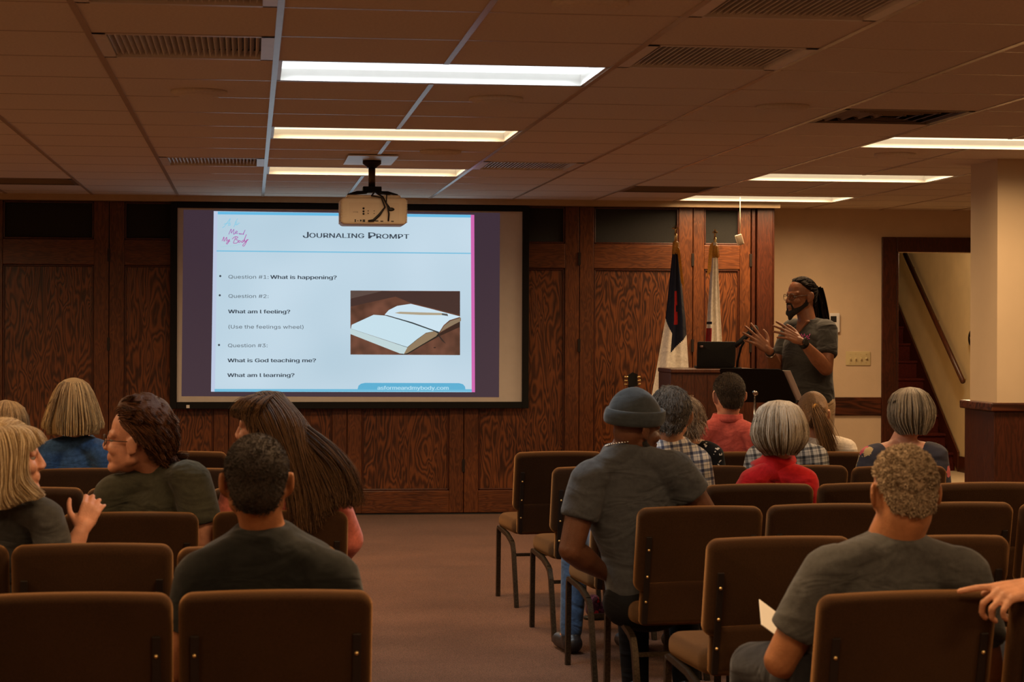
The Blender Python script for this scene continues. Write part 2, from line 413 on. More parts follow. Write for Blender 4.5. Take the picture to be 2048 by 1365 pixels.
for i in range(I0, I1):
    for j in range(J0, J1):
        xa, xb, ya, yb = clipx(gx(i)), clipx(gx(i + 1)), clipy(gy(j)), clipy(gy(j + 1))
        if xb - xa < .01 or yb - ya < .01: continue
        if (i, j) not in occ: tl.bb((xa, ya, CZ), (xb, yb, CZ + .015))
        if xa > XL and occ.get((i, j)) != occ.get((i - 1, j)) or ((i, j) not in occ and xa > XL): tb.bb((xa - .011, ya, CZ - .004), (xa + .011, yb, CZ + .004))
        if ya > YB and (occ.get((i, j)) != occ.get((i, j - 1)) or (i, j) not in occ): tb.bb((xa + .011, ya - .005, CZ - .001), (xb - .011, ya + .005, CZ + .004))
# fill strips round the odd last troffer
yq = gy(11.47); tl.bb((gx(5), gy(11), CZ), (gx(7), yq, CZ + .015)); tl.bb((gx(5), yq + GY, CZ), (gx(7), clipy(gy(13)), CZ + .015))
struct(tl.build('ceiling', MT['tile'])); struct(tb.build('ceiling_grid', MT['tbar']))
s_box('ceiling_light_block', (XL - .1, YB - .1, CZ + .3), (XR + .1, BY + .2, CZ + .35), MT['void'])  # unseen slab over the tiles, added to block light from above
# lights
LENS_W = emit('warm prismatic lens', (1, .78, .50), 1.7); LENS_C = emit('cool prismatic lens', (.9, .97, 1.0), 2.0)
names = {(0, 0): 'cool white ceiling troffer, brightest and nearest of the row above the projector',
         (0, 4): 'warm ceiling troffer just in front of the projector mount, second of the central row', (0, 8): 'warm ceiling troffer just behind the projector pole, farthest of the central row',
         (5, 4): 'warm ceiling troffer beside the top of the beige pillar', (5, 8): 'warm ceiling troffer between the pillar light and the one at the beige wall', (5, 11.47): 'warm ceiling troffer at the far end over the flags and speaker'}
for n, (i, j, kind) in enumerate(FIX):
    x0, x1, y0, y1 = gx(i), gx(i + 2), gy(j), gy(j + 1)
    lab = names.get((i, j), 'warm ceiling troffer out of the frame nearer the viewer')
    fx = thing('ceiling_light', lab, 'ceiling light', ((x0 + x1) / 2, (y0 + y1) / 2, CZ), 0, 'recessed ceiling troffers')
    a, b2, h = (x1 - x0) / 2 - .011, (y1 - y0) / 2 - .009, .052
    fr = MB()
    for (p, q) in (((-a, -b2, 0), (a, -b2 + .015, h)), ((-a, b2 - .015, 0), (a, b2, h)), ((-a, -b2, 0), (-a + .015, b2, h)), ((a - .015, -b2, 0), (a, b2, h))): fr.bb(p, q)
    fr.bb((-a, -b2, h + .004), (a, b2, h + .02)); fr.build('frame', MT['white_enamel'], fx)
    MB().bb((-a + .016, -b2 + .016, h - .004), (a - .016, b2 - .016, h + .003)).build('lens', LENS_C if kind == 'cool' else LENS_W, fx)
    ld = bpy.data.lights.new('troffer lamp', 'AREA'); ld.shape = 'RECTANGLE'; ld.size = 2 * a - .1; ld.size_y = 2 * b2 - .1
    ld.energy = LAMP_COOL_W if kind == 'cool' else LAMP_W; ld.color = COOL if kind == 'cool' else WARM; ld.spread = math.radians(164)
    lo = bpy.data.objects.new('lamp', ld); COL.objects.link(lo); lo.parent = fx; lo.location = (0, 0, .03)
# vents
vlab = {(-1, -1): 'ceiling louvre vent left of the cool white troffer', (-1, -3): 'ceiling louvre vent cut by the top edge of the photo, left',
        (-1, 7): 'ceiling louvre vent over the left side of the projection screen', (2, -1): 'ceiling louvre vent right of the cool white troffer',
        (2, -3): 'ceiling louvre vent cut by the top edge of the photo, right', (2, 7): 'ceiling louvre vent right of the projector mount',
        (-3, 10): 'dark return grille in the ceiling at the far left', (4, 10): 'dark return grille in the ceiling above the flags', (4, 2): 'square four way ceiling diffuser before the pillar light'}
for i, j, kind in VENT:
    a, b2 = GX / 2 - .011, GY / 2 - .009
    vt = thing('ceiling_vent', vlab[(i, j)], 'ceiling vent', (gx(i) + GX / 2, gy(j) + GY / 2, CZ), 0, 'ceiling vents')
    mt = MT['vent'] if kind == 'louvre' else MT['vent_dark']
    fr = MB(); e = .045 if kind == 'louvre' else .03
    for (p, q) in (((-a, -b2, -.003), (a, -b2 + .02, .03)), ((-a, b2 - .02, -.003), (a, b2, .03)), ((-a, -b2, -.003), (-a + e, b2, .03)), ((a - e, -b2, -.003), (a, b2, .03))): fr.bb(p, q)
    fr.build('frame', mt, vt)
    MB().bb((-a, -b2, .06), (a, b2, .07)).build('backing', MT['void'], vt)
    sl = MB()
    if kind == 'louvre':
        N = 25
        for k in range(N):
            x = -a + e + (2 * a - 2 * e) * (k + .5) / N
            sl.box((x, 0, .022), (.0025, 2 * b2 - .04, .034), R=Matrix.Rotation(.45, 3, 'Y'))
        sl.build('louvres', mt, vt)
    elif kind == 'grille':
        for k in range(16):
            y = -b2 + .03 + (2 * b2 - .06) * (k + .5) / 16
            sl.box((0, y, .014), (2 * a - .06, .003, .022), R=Matrix.Rotation(.5, 3, 'X'))
        sl.build('louvres', mt, vt)
    else:
        for q in (.82, .62, .42, .22):
            for sx, sy, lx, ly in ((0, 1, 1, 0), (0, -1, 1, 0), (1, 0, 0, 1), (-1, 0, 0, 1)):
                sl.box((sx * a * q, sy * b2 * q, .012), (2 * a * q if lx else .045, 2 * b2 * q if ly else .045, .003),
                       R=(Matrix.Rotation(.6 * sy, 3, 'X') if lx else Matrix.Rotation(-.6 * sx, 3, 'Y')))
        sl.build('louvres', mt, vt)
# ceiling discs
dlab = ['flat round ceiling speaker cover left of the cool white troffer', 'flat round ceiling speaker cover right behind the cool white troffer', 'flat round ceiling speaker cover right of the projector mount',
        'flat round ceiling speaker cover left of the square diffuser', 'flat round ceiling speaker cover at the top edge of the photo', 'flat round ceiling speaker cover under the light by the pillar']
for (px, py), lab in zip([(398, 182), (992, 196), (881, 302), (1566, 212), (1180, 3), (1790, 308)], dlab):
    c = atZ(px, py, CZ); s = thing('ceiling_speaker', lab, 'ceiling speaker', c, 0, 'round ceiling speaker covers')
    MB().tube([(0, 0, .0), (0, 0, -.01), (0, 0, -.02)], [.118, .118, .1], 32).build('rim', MT['tile'], s, True)
    MB().tube([(0, 0, -.018), (0, 0, -.023)], [.092, .08], 32).build('grille', MT['tile'], s, True)

# ------------------------------------------------------------------ partition of panelled leaves
s_box('soffit_trim', (XL, SY, CZ - .045), (4.15, WY + .1, CZ + .01), MT['soffit'])
s_box('wall_back', (XL, WY + .03, 0), (4.1, WY + .1, CZ + .3), MT['casing'])
LW = .9085; L0 = -1.072
ZT, ZG, ZR, ZP = CZ - .046, 2.118, 1.925, .185
edges = [L0 + LW * k for k in range(-4, 6)]
leaves = [(max(edges[k], XL), edges[k + 1]) for k in range(len(edges) - 1)] + [(edges[-1], 3.94)]
for n, (xa, xb) in enumerate(leaves):
    sw = .114 if n < len(leaves) - 1 else .09
    dr = empty('door_%d' % (n + 1), (xa, WY, 0)); struct(dr); w_ = xb - xa; g = .0025
    for q, (a, b) in enumerate(((g, sw), (w_ - sw, w_ - g))): bevel(MB().bb((a, -.022, .012), (b, .03, ZT)).build('stile', MT['wood_v'], dr), .004)
    bevel(MB().bb((sw, -.022, ZR), (w_ - sw, .03, ZG)).build('rail', MT['wood_h'], dr), .004)
    bevel(MB().bb((sw, -.022, .012), (w_ - sw, .03, ZP)).build('rail', MT['wood_h'], dr), .004)
    MB().bb((sw, -.004, ZP), (w_ - sw, .02, ZR)).build('panel', MT['wood_panel'], dr)
    MB().bb((sw, .0, ZG), (w_ - sw, .02, ZT)).build('pane', MT['black_glass'], dr)
    bd = MB(); t_ = .016
    for (z_a, z_b) in ((ZP, ZR), (ZG, ZT)):
        for (p, q) in (((sw, z_a), (sw + t_, z_b)), ((w_ - sw - t_, z_a), (w_ - sw, z_b)), ((sw, z_a), (w_ - sw, z_a + t_)), ((sw, z_b - t_), (w_ - sw, z_b))):
            bd.bb((p[0], -.016, p[1]), (q[0], .0, q[1]))
    bevel(bd.build('moulding', MT['casing'], dr), .005)
    for z in (.38, 1.32, 2.0):
        MB().bb((w_ - .012, -.032, z - .05), (w_ + .008, -.02, z + .05)).build('hinge', MT['backbar'], dr)
jm = MB(); jm.bb((3.945, WY - .03, 0), (3.975, WY + .03, ZT)); jm.bb((3.985, WY - .05, 0), (4.112, WY + .03, CZ)); jm.bb((4.112, WY - .03, 0), (4.13, WY + .04, CZ))
bevel(struct(jm.build('trim_6', MT['casing'])), .006)
bd = struct(MB().bb((XL, WY - .03, 0), (4.0, WY + .03, .008)).build('baseboard_partition', MT['black']))

# ------------------------------------------------------------------ projection screen with the slide
SYP = 15.845
def sp(px, py, off=0.0): return atY(px, py, SYP - off)
o0 = sp(343, 404); o1 = sp(1054, 816)
a = sp(355, 416); b = sp(1043.5, 804)
SX0, SX1, SZ1, SZ0 = a[0], b[0], a[2], b[2]
scr = thing('projection_screen', 'large black bordered projection screen showing a bright slide on the panelled wall', 'projection screen', ((SX0 + SX1) / 2, SYP, 0))
sorg = np.array(scr.location)
MB().bb((SX0, SYP, SZ0), (SX1, SYP + .006, SZ1)).build('screen_fabric', MT['screen_fab'], scr, origin=sorg)
bw = .052; br = MB(); zt = min(SZ1 + bw + .01, CZ - .05)
for (p, q) in (((SX0 - bw, SZ0 - bw), (SX0, zt)), ((SX1, SZ0 - bw), (SX1 + bw, zt)), ((SX0, SZ0 - bw), (SX1, SZ0)), ((SX0, SZ1), (SX1, zt))):
    br.bb((p[0], SYP - .018, p[1]), (q[0], SYP + .03, q[1]))
bevel(br.build('border', MT['screen_black'], scr, origin=sorg), .003)
c = sp(376, 813.5); MB().bb((c[0] - .012, SYP - .021, c[2] - .012), (c[0] + .012, SYP - .018, c[2] + .012)).build('sensor', MT['white_enamel'], scr, origin=sorg)
def flat(name, pts, col, st, off, parent, origin=sorg):
    m = emit('projected ' + name, col, st) if not isinstance(col, bpy.types.Material) else col
    return MB().prism([sp(x, y, off) for x, y in pts], (0, .0006, 0)).build(name, m, parent, origin=origin)
def glow(name, c0, c1, st, sc=1.2):
    m, t, b = nt(name); setb(b, (.05, .05, .05), .9)
    t.links.new(ramp(t, noise(t, coords(t), sc, 1), [(.3, c0), (.7, c1)]), b.inputs['Emission Color']); b.inputs['Emission Strength'].default_value = st
    return m
MB().prism([sp(367, 420, .001), sp(1000, 426, .001), sp(998, 795, .001), sp(363, 793, .001)], (0, .0006, 0)).build('projected_margin', emit('dim purple light', (.055, .033, .05), .8), scr, origin=sorg)
sl = MB().prism([sp(427.5, 422.5, .003), sp(948, 430, .003), sp(950, 785, .003), sp(422, 784, .003)], (0, .0006, 0)).build('slide', glow('slide white', (.45, .61, .72), (.55, .70, .81), 1.0), scr, origin=sorg)
ink = (.045, .06, .08)
flat('header_bar', [(435.5, 423.5), (942, 430), (942, 435.5), (435.5, 429)], (.13, .48, .76), 1, .0045, sl)
flat('left_margin', [(427.5, 422.5), (435, 423), (430, 784), (422, 784)], (.50, .58, .76), 1, .004, sl)
flat('divider_line', [(433, 501), (942, 506), (942, 508.4), (433, 503.5)], (.20, .52, .73), 1, .0045, sl)
flat('pink_stripe', [(941.5, 430), (948.5, 430), (950, 785), (943.5, 785)], (.62, .13, .42), 1, .005, sl)
flat('footer_bar', [(429, 778.5), (943.5, 779), (943.5, 784.5), (429, 784)], (.15, .47, .67), 1, .0045, sl)
flat('footer_tab', [(715, 779.5), (717, 772), (722, 768), (730, 766.3), (918, 766.8), (926, 769), (930, 774), (931, 780)], (.10, .42, .64), 1, .005, sl)
for (x, y) in ((440.5, 552.5), (439.5, 591), (438, 690.5)):
    flat('bullet', [(x + 2.2 * math.cos(q * PI / 6), y + 2.2 * math.sin(q * PI / 6)) for q in range(12)], ink, 1, .006, sl)
try:
    import os
    FONT = bpy.data.fonts.load(os.path.join(bpy.utils.resource_path('LOCAL'), 'datafiles', 'fonts', 'Inter.woff2'))
except Exception:
    FONT = None
def text(name, body, x0, x1, y_base, y_cap, col, parent, bold=0.0, off=.006, mat=None, plane=None, sizes=None):
    """lettering fitted between two measured points on the slide"""
    cu = bpy.data.curves.new('font', 'FONT'); cu.body = body; cu.size = 1.0; cu.font = FONT or cu.font; cu.resolution_u = 3
    if sizes:
        cu.size = 1.0; cu.small_caps_scale = .78
        for k, ch in enumerate(body):
            if sizes[k]: cu.body_format[k].use_small_caps = True
    ob = bpy.data.objects.new('tmp', cu); COL.objects.link(ob)
    dg = bpy.context.evaluated_depsgraph_get(); me = bpy.data.meshes.new_from_object(ob.evaluated_get(dg)); bpy.data.objects.remove(ob)
    n = len(me.vertices); V = np.zeros(n * 3); me.vertices.foreach_get('co', V); V = V.reshape(-1, 3)
    a, b = V[:, 0].min(), V[:, 0].max(); P = plane or (lambda x, y: sp(x, y, off))
    capz = .73
    fx = (V[:, 0] - a) / (b - a); fy = V[:, 1] / capz
    xs = x0 + (x1 - x0) * fx; hb_ = abs(y_cap) * .0041
    out = np.array([P(x, y_base[0] + (y_base[1] - y_base[0]) * f_ + y_cap * g_) for x, f_, g_ in zip(xs, fx, fy)])
    if bold:                                   # heavier strokes: the same letters overprinted a hair apart
        b4 = bmesh.new(); b4.from_mesh(me); orig = list(b4.verts); g4 = list(b4.faces); reps = []
        for dx in (-bold * hb_, bold * hb_): reps.append((bmesh.ops.duplicate(b4, geom=orig + list(b4.edges)[:0] + g4), dx))
        b4.to_mesh(me); b4.free(); k4 = len(me.vertices) // 3
        out = np.concatenate([out, out + A3(-bold * hb_, 0, 0), out + A3(bold * hb_, 0, 0)]) if len(me.vertices) == 3 * n else out
    me.vertices.foreach_set('co', (out - (sorg if parent is not None and plane is None else 0)).astype(np.float32).ravel()); me.update()
    me.materials.clear(); me.materials.append(mat or emit('projected ' + name, col, 1))
    me.name = name; o = bpy.data.objects.new(name, me); COL.objects.link(o)
    if parent is not None: o.parent = parent
    return o
# y_base given as (left, right); y_cap = signed cap height in picture lines
J = 'JOURNALING PROMPT'
def caps(x0, x1, word_first, rest, yb, hb, hs, split):
    text('heading_text', word_first, x0, split, yb, -hb, ink, sl, .028); text('heading_text', rest, split + 2, x1, yb, -hs, ink, sl, .032)
caps(606, 728, 'J', 'OURNALING', (475.5, 476.5), 17.5, 13, 617)
caps(737, 818, 'P', 'ROMPT', (477.2, 478), 17.5, 13, 751)
tx = (.075, .095, .115)
text('question_text', 'Question #1:', 457, 537, (557.5, 558), -10.2, tx, sl)
text('question_text', 'What is happening?', 541, 673, (558, 559), -10.5, ink, sl, .042)
text('question_text', 'Question #2:', 457, 537, (596, 596.5), -10.2, tx, sl)
text('question_text', 'What am l feeling?', 456.5, 580, (627, 627.5), -10.5, ink, sl, .042)
text('question_text', '(Use the feelings wheel)', 457, 607, (657.5, 658), -10.2, tx, sl)
text('question_text', 'Question #3:', 456, 535, (695, 695), -10.2, tx, sl)
text('question_text', 'What is God teaching me?', 455.5, 631.5, (725, 725), -10.5, ink, sl, .042)
text('question_text', 'What am l learning?', 455, 588.5, (754.5, 754.5), -10.5, ink, sl, .042)
text('web_address', 'asformeandmybody.com', 755, 897, (779.8, 780), -10.5, (.42, .68, .82), sl, .04, .0065)
def stroke(name, lines, col, wpx, parent):
    mb = MB()
    for ln in lines:
        P = np.array([(420 + x / 6.827, 420 + y / 6.827) for x, y in ln])
        # smooth through points
        Q = []
        for k in range(len(P) - 1):
            p_1, p0_, p1_, p2_ = P[max(k - 1, 0)], P[k], P[k + 1], P[min(k + 2, len(P) - 1)]
            for u in np.linspace(0, 1, 6, endpoint=False):
                Q.append(.5 * ((2 * p0_) + (p1_ - p_1) * u + (2 * p_1 - 5 * p0_ + 4 * p1_ - p2_) * u * u + (3 * p0_ - p_1 - 3 * p1_ + p2_) * u ** 3))
        Q.append(P[-1]); Q = np.array(Q); T = np.gradient(Q, axis=0); T /= np.linalg.norm(T, axis=1)[:, None] + 1e-9
        Nn = np.stack([-T[:, 1], T[:, 0]], 1) * wpx / 2
        R_ = [np.array([sp(*(q + n_), .0065), sp(*(q - n_), .0065)]) for q, n_ in zip(Q, Nn)]
        mb.loft(R_, 0, False, False)
    return mb.build(name, emit('projected ' + name, col, 1), parent, origin=sorg)
stroke('logo_script', [[(168, 246), (200, 222), (240, 168), (276, 120), (262, 170), (250, 218)], [(190, 196), (225, 186), (262, 182)], [(285, 180), (268, 188), (278, 205), (258, 216)],
                [(378, 120), (352, 160), (340, 200), (326, 236)], [(342, 172), (372, 165)], [(362, 186), (350, 200), (360, 208), (372, 195), (362, 186)], [(380, 206), (390, 182), (408, 184)]], (.20, .57, .76), 1.0, sl)
stroke('logo_script', [[(256, 336), (270, 300), (290, 262), (291, 318), (325, 266), (322, 332), (345, 318), (374, 300), (358, 290), (346, 318), (384, 322)],
                [(392, 330), (408, 322), (404, 335), (416, 326), (421, 335), (431, 325), (438, 335), (456, 322), (480, 274), (455, 334), (462, 332)]], (.36, .10, .42), 1.1, sl)
stroke('logo_script', [[(164, 426), (178, 395), (192, 370), (192, 430), (228, 374), (222, 432)], [(240, 402), (243, 430), (268, 402), (250, 446), (233, 468), (226, 452), (275, 424)],
                [(318, 452), (335, 410), (352, 372)], [(302, 400), (340, 368), (382, 374), (350, 404), (386, 418), (366, 452), (318, 456)],
                [(402, 418), (386, 438), (402, 446), (416, 428), (402, 418)], [(450, 414), (430, 434), (442, 446), (470, 400), (497, 334), (458, 440)], [(476, 410), (478, 440), (510, 404), (486, 462), (462, 496), (450, 478), (526, 402)]], (.44, .10, .38), 1.2, sl)
stroke('logo_script', [[(148, 508), (230, 494), (310, 492), (430, 468)]], (.35, .62, .66), .7, sl)
# picture of the open notebook on the slide
def k5(P): return [(690 + x / 5.933, 570 + y / 5.933) for x, y in P]
bgm = glow('picture desk', (.07, .028, .018), (.17, .065, .04), 1.0, 9)
nb = flat('notebook_picture', k5([(65, 68), (1365, 75), (1365, 835), (65, 828)]), bgm, 1, .0045, sl)
def nbp(P, col, off): MB().prism([sp(x, y, off) for x, y in k5(P)], (0, .0005, 0)).build('picture_shape', emit('projected picture', col, 1), nb, origin=sorg)
nbp([(65, 70), (430, 78), (65, 165)], (.10, .065, .055), .005)
nbp([(430, 78), (1365, 78), (1365, 360), (780, 215), (600, 140), (65, 260), (65, 165)], (.055, .028, .024), .005)
nbp([(65, 580), (680, 826), (740, 826), (1120, 600), (1100, 550), (600, 700)], (.012, .014, .012), .0055)
nbp([(720, 826), (1120, 610), (1365, 500), (1365, 430), (1130, 570)], (.035, .016, .012), .0053)
nbp([(470, 355), (520, 300), (620, 250), (780, 226), (980, 275), (1375, 378), (1240, 420), (1170, 480), (1120, 560), (800, 450)], (.60, .76, .86), .006)
nbp([(1375, 390), (1250, 430), (1180, 485), (1130, 562), (1200, 520), (1375, 430)], (.25, .18, .11), .006)
nbp([(70, 520), (80, 475), (200, 420), (340, 356), (480, 366), (800, 460), (1110, 566), (1060, 550), (960, 570), (850, 650), (740, 740)], (.56, .74, .83), .0062)
nbp([(65, 520), (740, 745), (700, 820), (650, 815), (65, 585)], (.52, .66, .68), .0064)
nbp([(740, 745), (850, 655), (960, 575), (1060, 552), (1105, 580), (1080, 610), (740, 812), (700, 820)], (.27, .19, .11), .0064)
nbp([(470, 358), (500, 360), (800, 445), (1120, 562), (1110, 572), (800, 462)], (.03, .045, .05), .0068)
nbp([(590, 335), (650, 320), (1150, 335), (1150, 360), (900, 358), (650, 345)], (.42, .35, .24), .0068)
nbp([(1150, 337), (1215, 345), (1225, 372), (1150, 360)], (.10, .10, .10), .0068)
nbp([(1115, 590), (1135, 620), (1190, 690), (1195, 700), (1150, 665), (1110, 610)], (.03, .02, .018), .0068)
nbp([(1050, 740), (1080, 738), (1075, 752), (1055, 752)], (.03, .015, .012), .006)

# ------------------------------------------------------------------ projector on its pole
pc = np.array([.71, 12.15, CZ])
pm = thing('projector_mount', 'dark pole mount hanging from a white plate on the ceiling', 'projector mount', pc)
MB().bb((-.155, -.33, -.012), (.135, .33, -.005)).build('ceiling_plate', MT['white_enamel'], pm)
MB().tube([(0, 0, -.012), (0, 0, -.03), (0, 0, -.05), (0, 0, -.055)], [.055, .055, .03, .026], 24).build('flange', MT['backbar'], pm, True)
MB().cyl((0, 0, -.05), (0, 0, -.175), .0205).build('pole', plain('bronze pole', (.10, .065, .035), .35, .8), pm, True)
bevel(MB().box((0, 0, -.185), (.11, .1, .035)).build('bracket', MT['black_sat'], pm), .004)
for sx in (-1, 1):
    for sy in (-1, 1):
        MB().tube([(.03 * sx, .03 * sy, -.2), (.09 * sx, .07 * sy, -.203), (.145 * sx, .10 * sy, -.222)], .007, 8).build('arm', MT['black_sat'], pm, True)
pw, phh, pdp = .385, .155, .30
pj = thing('projector', 'cream video projector hanging below the ceiling pole', 'projector', (pc[0] + .005, pc[1], 2.06))
body = MB().rrect((0, 0, phh / 2), (1, 0, 0), (0, 0, 1), pw, phh, pdp, .022, .012)
body.build('casing', MT['proj'], pj, True)
MB().rrect((0, 0, phh + .008), (1, 0, 0), (0, 1, 0), .32, .25, .022, .03, .01).build('top_cover', MT['proj'], pj, True)
for x in (-pw / 2 + .012, pw / 2 - .012):
    rb = MB()
    for k in range(15): rb.box((x, 0, .015 + .125 * k / 14), (.03, pdp + .006, .003))
    rb.build('vent_ribs', MT['proj'], pj)
fy = -pdp / 2
MB().rrect((0, fy - .001, .07), (1, 0, 0), (0, 0, 1), .29, .115, .004, .006).build('connector_panel', plain('panel cream', (.76, .65, .50), .5, var=.02), pj)
for (x, z, w_, h_) in ((-.11, .02, .007, .016), (-.095, .019, .008, .004), (-.078, .021, .01, .01), (-.06, .02, .014, .014), (.015, .019, .02, .006), (.045, .018, .016, .005), (.107, .018, .016, .005)): MB().box((x, fy - .004, z), (w_, .004, h_)).build('port', MT['black'], pj)
for x, z, r_ in ((-.062, .092, .006), (-.062, .075, .006), (-.062, .06, .006), (-.035, .078, .003), (-.035, .063, .003), (0, .078, .0025), (0, .063, .0025)):
    MB().cyl((x, fy - .001, z), (x, fy - .006, z), r_, n=12).build('button', MT['black'], pj, True)
text('brand_print', 'vivitek', 0, 1, (0, 0), -1, (0, 0, 0), pj, .0, mat=MT['black'], plane=lambda x, y: A3(-.125 + .032 * x, fy - .0045, .068 - .008 * y))
MB().ell((.098, fy - .005, .088), (.021, .006, .011)).build('power_socket', MT['black'], pj, True)
MB().tube([(0, fy * 0 - .02, phh + .05), (-.0, fy + .05, phh + .03), (-.015, fy + .0, phh + .012), (.04, fy - .03, phh - .0), (.062, fy - .02, .1), (.03, fy - .012, .055), (-.005, fy - .012, .022), (-.035, fy - .01, .018)], [.005, .005, .005, .005, .005, .008, .008, .006], 8).build('cable', MT['black'], pj, True)
MB().tube([(.01, -.02, phh + .05), (.02, fy + .05, phh + .03), (.05, fy - .01, phh + .005), (.075, fy - .03, .11), (.085, fy - .025, .06), (.083, fy - .008, .02)], .005, 8).build('cable', MT['black'], pj, True)
MB().tube([(.03, -.02, phh + .045), (.075, fy + .02, phh + .02), (.07, fy - .015, .125), (.09, fy - .012, .098)], .0035, 8).build('cable', MT['black'], pj, True)

# ------------------------------------------------------------------ flags, guitar, lectern
def flag(base_px, top_px, d, label, L, Rr, paint, mats, folds=5.0, knot=True, seed=0):
    top = W(*top_px, d); base = np.array([top[0], top[1], 0.0])
    f = thing('flag', label, 'flag', base, 0)
    MB().tube([(0, 0, .03), (0, 0, top[2] - .1)], .014, 12).build('pole', MT['lectern'], f, True)
    MB().tube([(0, 0, 0), (0, 0, .03), (0, 0, .05), (0, 0, .07)], [.15, .15, .06, .025], 24).build('base', MT['brass'], f, True)
    fin = MB(); fin.tube([(0, 0, top[2] - .1), (0, 0, top[2] - .04), (0, 0, top[2] - .03)], [.012, .012, .004], 10); fin.box((0, 0, top[2] - .005), (.012, .01, .06)); fin.box((0, 0, top[2] + .004), (.05 if knot else .036, .01, .012))
    fin.build('finial', MT['brass'], f, True)
    NU, NV = 84, 120; V = []; zs = []
    for v in range(NV):
        tv = v / (NV - 1); row = []
        for u in range(NU):
            tu = u / (NU - 1)
            yl = L[0][1] + (L[-1][1] - L[0][1]) * tv; yr = Rr[0][1] + (Rr[-1][1] - Rr[0][1]) * tv
            xl = np.interp(yl, [q[1] for q in L], [q[0] for q in L]); xr = np.interp(yr, [q[1] for q in Rr], [q[0] for q in Rr])
            p = W(xl + (xr - xl) * tu, yl + (yr - yl) * tu, d)
            amp = .006 + .026 * tv
            off = amp * math.sin(tu * folds * PI + 1.2 * math.sin(3 * tv + seed)) - .05 * math.sin(tu * PI) * (.3 + .7 * tv)
            p = p + FW * off; row.append(p - base)
        V += row
    V = np.array(V); mb = MB(); mb.v.append(V); mb.n = len(V); mb.rnd.append(np.full(len(V), .5))
    for v in range(NV - 1):
        for u in range(NU - 1):
            i = v * NU + u; mb.f.append((np.array([[i, i + 1, i + NU + 1, i + NU]]), paint((u + .5) / (NU - 1), (v + .5) / (NV - 1))))
    o = mb.build('cloth', mats, f, True); sd = o.modifiers.new('Solidify', 'SOLIDIFY'); sd.thickness = .003
    # gold fringe down the hoist edge and tassel at the top
    P = []
    for q in np.linspace(0, .5, 130):
        e = L if not knot else Rr; e0 = W(np.interp(e[0][1] + (e[1][1] - e[0][1]) * q, [k[1] for k in e], [k[0] for k in e]), e[0][1] + (e[1][1] - e[0][1]) * q, d - .03) - base
        dx = -.045 if not knot else .03
        P.append([e0, e0 + A3(dx * .5, -.01, -.02), e0 + A3(dx * .7, -.012, -.05)])
    MB().strands(np.array(P), [.003, .003, .002]).build('fringe', MT['gold'], f)
    P = []
    for q in range(90):
        an = q * 2.4; r_ = .008 + .016 * ((q * 7) % 13) / 13
        P.append([(0, 0, top[2] - .085), (r_ * math.cos(an), r_ * math.sin(an) - .012, top[2] - .1), (r_ * 1.3 * math.cos(an), r_ * 1.3 * math.sin(an) - .02, top[2] - .17 - .02 * ((q * 5) % 7) / 7)])
    MB().strands(np.array(P, float), [.003, .003, .002]).build('tassel', MT['gold'], f)
    return f
def paint1(u, v):
    x = u
    if x < .36: return 0 if v < .47 + .28 * x else 1
    if .40 < x < .62 and (.29 < v < .51) and not (.385 < v < .425 and x > .50): return 2
    return 0 if v < .76 - .18 * x else 1
flag((1345, 800), (1351, 458), 15.0, 'navy and white flag with a red cross on a pole left of the lectern', [(1346, 492), (1331, 640), (1302, 800)], [(1354, 492), (1371, 640), (1381, 800)], paint1, [MT['navy'], MT['flagwhite'], MT['flagred']], 4.0, True)
def paint2(u, v):
    if u < .30 and .56 < v < .68: return 1
    if u < .3 and (.52 < v < .535 or (.68 < v < .75 and abs((v - .715) / .07 * .3 - (u - .15)) < .035) or (.68 < v < .75 and abs((v - .715) / .07 * .3 + (u - .15)) < .035)): return 2
    return 0
flag((1430, 800), (1430, 466), 15.2, 'white flag with a red patch on a pole behind the laptop', [(1426, 485), (1417, 600), (1404, 790)], [(1434, 485), (1439, 600), (1450, 790)], paint2, [MT['flagwhite'], MT['flagred'], MT['navy']], 5.0, False, 1.0)

g0 = W(1266, 768, 15.3); gb = np.array([g0[0] - .05, g0[1] + .1, 0])
gt = thing('guitar', 'dark guitar on a floor stand with its headstock showing above the knit hat', 'guitar', gb)
hz = g0[2]
MB().prism([A3(.02, -.10, hz - .02), A3(.082, -.10, hz - .02), A3(.088, -.085, hz + .07), A3(.05, -.08, hz + .085), A3(.012, -.085, hz + .06)], (0, .016, 0)).build('headstock', MT['black_sat'], gt)
pgs = MB()
for k in range(3):
    for sx in (-1, 1): pgs.cyl((.05 + sx * .035, -.085, hz - .005 + .027 * k), (.05 + sx * .052, -.085, hz - .005 + .027 * k), .007, n=8); pgs.ell((.05 + sx * .057, -.085, hz - .005 + .027 * k), (.006, .005, .009), n=8, m=6)
pgs.build('tuning_pegs', MT['brass'], gt, True)
MB().box((.045, -.06, hz - .3), (.048, .022, .58)).build('neck', MT['black_sat'], gt)
bo = MB(); th = np.linspace(0, 2 * PI, 40, endpoint=False)
for q in (0, .09):
    pass
prof = [(a_, .19 if math.sin(a_) < 0 else .145) for a_ in th]
rg = np.array([((.045 + r_ * math.cos(a_) * (1 - .12 * math.exp(-((math.sin(a_) - .05) / .3) ** 2))), 0, hz - .82 + .25 * math.sin(a_)) for a_, r_ in prof])
bo.loft([rg + A3(0, -.06, 0), rg + A3(0, .03, 0)]); bo.build('soundbox', MT['lectern'], gt)
stn = MB(); stn.tube([(.045, .05, .0), (.045, .06, hz - .75)], .01, 8); stn.tube([(-.1, -.1, .01), (.045, .05, .2), (.2, -.1, .01)], .009, 8); stn.build('stand', MT['black_sat'], gt, True)

